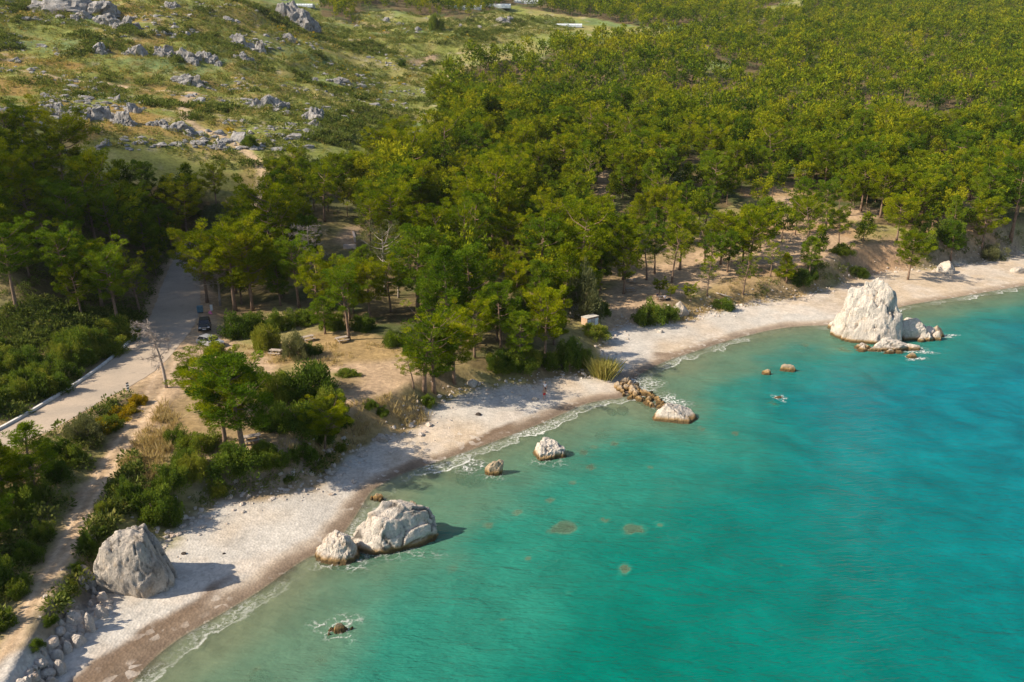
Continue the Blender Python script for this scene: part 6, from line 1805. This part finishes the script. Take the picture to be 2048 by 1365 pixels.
def make_person(label, loc, rotz, top, bottom, seated=False, arms=0):
    """faces local -Y"""
    t = thing('person', label, 'person', loc, rotz)
    dz = -.46 if seated else 0.0
    V = [(0, 0, .94 + dz, .125, .8), (0, .01, 1.14 + dz, .115, .8), (0, 0, 1.33 + dz, .135, .75), (0, .0, 1.47 + dz, .055), (0, -.01, 1.55 + dz, .07), (0, -.015, 1.63 + dz, .088), (0, -.01, 1.72 + dz, .06)]
    E = [(i, i + 1) for i in range(6)]
    V.append((0, -.105, 1.60 + dz, .016)); E.append((5, 7))              # nose
    for s_ in (-1, 1): V.append((s_ * .095, .0, 1.61 + dz, .016)); E.append((5, len(V) - 1))   # ears
    torso_n = 3
    for s_ in (-1, 1):
        n0 = len(V)
        if seated: hand = [(s_ * .18, 0, 1.42 + dz, .055), (s_ * .25, -.06, 1.15 + dz, .042), (s_ * .17, -.30, 1.02 + dz, .032), (s_ * .15, -.38, 1.01 + dz, .034)]
        elif arms and s_ == 1: hand = [(s_ * .18, 0, 1.42, .055), (s_ * .30, -.04, 1.18, .042), (s_ * .20, -.22, 1.12, .032), (s_ * .16, -.29, 1.13, .034)]
        else: hand = [(s_ * .18, 0, 1.42, .055), (s_ * .25, .03, 1.15, .042), (s_ * .26, -.05, .91, .032), (s_ * .26, -.07, .83, .034)]
        V += hand; E += [(2, n0), (n0, n0 + 1), (n0 + 1, n0 + 2), (n0 + 2, n0 + 3)]
        h = Vector(hand[3][:3]); d = (h - Vector(hand[2][:3])).normalized(); sd = d.cross(Vector((1, 0, 0))).normalized()
        for k, (ln, off) in enumerate(((.075, -.033), (.085, -.011), (.08, .011), (.062, .032))):
            b = len(V); q = h + d * .03 + sd * off
            V += [(*(q + d * .025), .0095), (*(q + d * ln * .7 + Vector((-s_ * .012, -.008, 0))), .0085), (*(q + d * ln + Vector((-s_ * .03, -.012, 0))), .0075)]
            E += [(n0 + 3, b), (b, b + 1), (b + 1, b + 2)]
        b = len(V); q = h - d * .02
        V += [(*(q + sd * -.045 + d * .02), .010), (*(q + sd * -.06 + d * .055), .008)]; E += [(n0 + 3, b), (b, b + 1)]
        n0 = len(V)
        if seated: leg = [(s_ * .10, -.02, .44, .085), (s_ * .13, -.44, .47, .06), (s_ * .12, -.42, .08, .04), (s_ * .12, -.56, .035, .036)]
        else: leg = [(s_ * .095, 0, .86, .085), (s_ * .11, -.015, .48, .058), (s_ * .115, .03, .08, .04), (s_ * .13, -.13, .035, .036)]
        V += leg; E += [(0, n0), (n0, n0 + 1), (n0 + 1, n0 + 2), (n0 + 2, n0 + 3)]
    skinned('body', V, E, M_SKIN, t)
    if top is not None:
        a = [(0, .0, .96 + dz, .14, .85), (0, .01, 1.14 + dz, .13, .82), (0, 0, 1.33 + dz, .15, .78), (0, 0, 1.44 + dz, .08)]; ed = [(0, 1), (1, 2), (2, 3)]
        for s_ in (-1, 1):
            n0 = len(a); f = .55
            e0 = (s_ * .18, 0, 1.42 + dz); e1 = (s_ * .25, -.06 if seated else .03, 1.15 + dz)
            a += [(*e0, .07), (*(e0[i] * (1 - f) + e1[i] * f for i in range(3)), .062)]; ed += [(2, n0), (n0, n0 + 1)]
        skinned('shirt', a, ed, top, t)
    a = [(0, 0, 1.0 + dz, .135, .85), (0, 0, .92 + dz, .14, .85)]; ed = [(0, 1)]
    for s_ in (-1, 1):
        n0 = len(a)
        if seated: a += [(s_ * .10, -.03, .45, .10), (s_ * .125, -.34, .47, .085)]
        else: a += [(s_ * .095, 0, .82, .10), (s_ * .108, -.01, .56, .088)]
        ed += [(1, n0), (n0, n0 + 1)]
    skinned('shorts', a, ed, bottom, t)
    skinned('hair', [(0, .02, 1.60 + dz, .085), (0, .005, 1.67 + dz, .092), (0, .0, 1.73 + dz, .068)], [(0, 1), (1, 2)], M_HAIR, t)
    return t
def cloth(n, c): return simple_mat(n, c, .85, 0, .12, 8)
make_person('person in bright red shorts standing bare chested on the shingle', gp(1088.5, 799), .25, None, cloth('red_cloth', (.50, .02, .03)), False, 1)
make_person('person in a white top standing just behind the one in red shorts', gp(1090, 788), -.5, cloth('white_cloth', (.70, .72, .76)), cloth('dark_cloth', (.03, .035, .05)))
x, y, z = gp(1323, 600)
make_person('seated person in dark clothes at the left end of the picnic table', (x - .75, y + .58, z), 0.2, cloth('navy_cloth', (.03, .035, .07)), cloth('navy_cloth2', (.04, .05, .10)), True)
make_person('seated person in a white top at the picnic table', (x + .35, y - .95, z), math.pi + .3, cloth('white_cloth2', (.68, .67, .72)), cloth('grey_cloth', (.25, .25, .28)), True)
x, y, z = gp(1336, 601)
me = rock_mesh('black_bag', (1.1, .7, .55), 905, M_BLACKP, sub=4, facets=6, rough=.2, flat=-.3)
tag(obj('black_bag', me, None, (x, y, z)), 'black bag on the sand at the right end of the people\'s picnic table', 'bag')

# low wall by the paved yard in the wood
x, y, z = gp(711, 492)
x2, y2, z2 = gp(706, 462)
t = MB().box((0, 0, .35), (.4, math.hypot(x2 - x, y2 - y), 1.1)).build('low_wall', simple_mat('pinkish_plaster', (.58, .48, .43), .9), None, .03, False, ((x + x2) / 2, (y + y2) / 2, (z + z2) / 2), (0, 0, math.atan2(x - x2, y2 - y)))
tag(t, 'low pale wall at the right side of the small dirt yard in the middle of the wood', 'wall')
x, y, z = gp(700, 497)
tag(MB().box((0, 0, .3), (2.6, .5, 1.0)).build('low_wall', simple_mat('pinkish_plaster', (.58, .48, .43), .9), None, .03, False, (x, y, z)), 'short pale wall at the near side of the small dirt yard in the middle of the wood', 'wall')

# far greenhouses
M_POLY = simple_mat('white_sheeting', (.62, .66, .70), .5, 0, .2, .3)
M_POLYE = simple_mat('dull_sheeting', (.42, .44, .46), .6, 0, .2, .3)
for px, py, w_, h_, lab in ((602, 14, 44, 8, 'long white greenhouse tunnel behind the dark cliff at the top of the hill'), (930, 20, 66, 12, 'wide pale greenhouse at the top of the meadow, largest of the far ones'), (996, 16, 50, 11, 'pale greenhouse partly behind the tall far trees'),
                            (1052, 8, 48, 10, 'pale greenhouse at the upper edge of the picture, in trees'), (1136, 54, 56, 9, 'low grey white greenhouse in the gap of the wood right of the meadow')):
    g = ground(px, py); s_ = mpp(g.y, g.z); W_, Hh = w_ * s_, max(2.5, h_ * s_ * .8)
    t = thing('greenhouse', lab, 'greenhouse', (g.x, g.y + 3, g.z - .3), .05, 'greenhouses at the top of the valley')
    nb = 2
    for k in range(nb):
        yc = k * Hh * 1.9
        arc_ = [(yc + Hh * .95 * math.cos(a), Hh * .55 + Hh * .45 * math.sin(a)) for a in np.linspace(0, math.pi, 10)]
        MB().prism([(yc + Hh * .95, 0)] + arc_ + [(yc - Hh * .95, 0)], -W_ / 2, W_ / 2).build('tunnel', M_POLY, t)
        e = MB()
        for j in range(9):
            xx = -W_ / 2 + W_ * j / 8
            e.tube([(xx, y_ , z_ + .06) for y_, z_ in arc_], .07, 4, False)
        e.build('hoops', M_POLYE, t)
SKY_STRENGTH, SUN_STRENGTH, EXPOSURE, HAZE = 0.095, 5.0, 0.72, 0.000045
# ------------------------------------------------------------------ light, sky, camera
SUN_EL = math.radians(38)
SUN_AZ = (-0.972, -0.235)      # where the sun stands, in plan
w = bpy.data.worlds.new('World'); scene.world = w; w.use_nodes = True
nt = w.node_tree
bg = nt.nodes['Background']
sky = nt.nodes.new('ShaderNodeTexSky'); sky.sky_type = 'NISHITA'; sky.sun_disc = False
sky.sun_elevation = SUN_EL; sky.sun_rotation = math.atan2(SUN_AZ[0], SUN_AZ[1]); sky.air_density = 1.0; sky.dust_density = 1.2
nt.links.new(sky.outputs[0], bg.inputs[0]); bg.inputs[1].default_value = SKY_STRENGTH
ld = bpy.data.lights.new('sun', 'SUN'); ld.energy = SUN_STRENGTH; ld.angle = math.radians(.53); ld.color = (1.0, .87, .68)
so = bpy.data.objects.new('sun', ld); link(so)
k = math.cos(SUN_EL)
sd_ = Vector((SUN_AZ[0] * k, SUN_AZ[1] * k, math.sin(SUN_EL))).normalized()
so.rotation_euler = sd_.to_track_quat('Z', 'Y').to_euler(); so.location = (-60, 40, 90)
cam = bpy.data.cameras.new('camera'); co = bpy.data.objects.new('camera', cam); link(co)
cam.sensor_fit = 'HORIZONTAL'; cam.sensor_width = 36.0; cam.lens = 36.0 * FPX / IW
cam.clip_end = 6000; cam.clip_start = .5
co.location = (0, 0, CAM_H); co.rotation_euler = (math.pi / 2 - PITCH, 0, 0)
scene.camera = co
scene.view_settings.view_transform = 'Standard'; scene.view_settings.look = 'None'; scene.view_settings.gamma = 1.0; scene.view_settings.exposure = EXPOSURE
scene.cycles.max_bounces = 6; scene.cycles.diffuse_bounces = 3; scene.cycles.glossy_bounces = 2; scene.cycles.transmission_bounces = 3; scene.cycles.transparent_max_bounces = 8
scene.cycles.use_denoising = True
scene.cycles.caustics_reflective = False; scene.cycles.caustics_refractive = False

# ------------------------------------------------------------------ the air
mH, nt, out = new_mat('haze_air')
v = N(nt, 'ShaderNodeVolumePrincipled'); v.inputs['Color'].default_value = (.86, .91, 1.0, 1); v.inputs['Density'].default_value = HAZE; v.inputs['Anisotropy'].default_value = .2
L(nt, v.outputs[0], out.inputs['Volume'])
ztop = float(GZ.max()) + 40; zbot = float(GZ.min()) - 2
if HAZE > 0: tag(MB().box((-100, 870, (ztop + zbot) / 2), (5200, 1760, ztop - zbot)).build('haze', mH), 'thin pale air over the whole bay and slopes', 'haze', kind='stuff')
scene.cycles.volume_bounces = 0

# ------------------------------------------------------------------ thin unseen clouds added towards the sun to dull the wood on the left
mC, nt, out = new_mat('shade_cloud_veil')
d_ = N(nt, 'ShaderNodeBsdfDiffuse'); d_.inputs[0].default_value = (.85, .86, .88, 1)
t_ = N(nt, 'ShaderNodeBsdfTransparent')
mx = N(nt, 'ShaderNodeMixShader')
L(nt, maprange(nt, noise(nt, world_pos(nt), .06, 5, .6).outputs['Fac'], .36, .60, .12, .68), mx.inputs[0]); L(nt, t_.outputs[0], mx.inputs[1]); L(nt, d_.outputs[0], mx.inputs[2]); L(nt, mx.outputs[0], out.inputs[0])
SHADE_CLOUDS = [((-100, 150, 25), (46, 46, 14), 'cloud added unseen to shade the left wood')]
for k, (c, r, lab) in enumerate(SHADE_CLOUDS):
    p = Vector(c) + sd_ * 780
    V, F = ico(5)
    W_ = V * (1 + .35 * fbm(V * 2.2 + k * 9, 4, 950 + k))[:, None] * np.array(r)
    tag(obj('shade_cloud', mesh_np('shade_cloud', W_, F, True, [mC]), None, p), kind='structure')
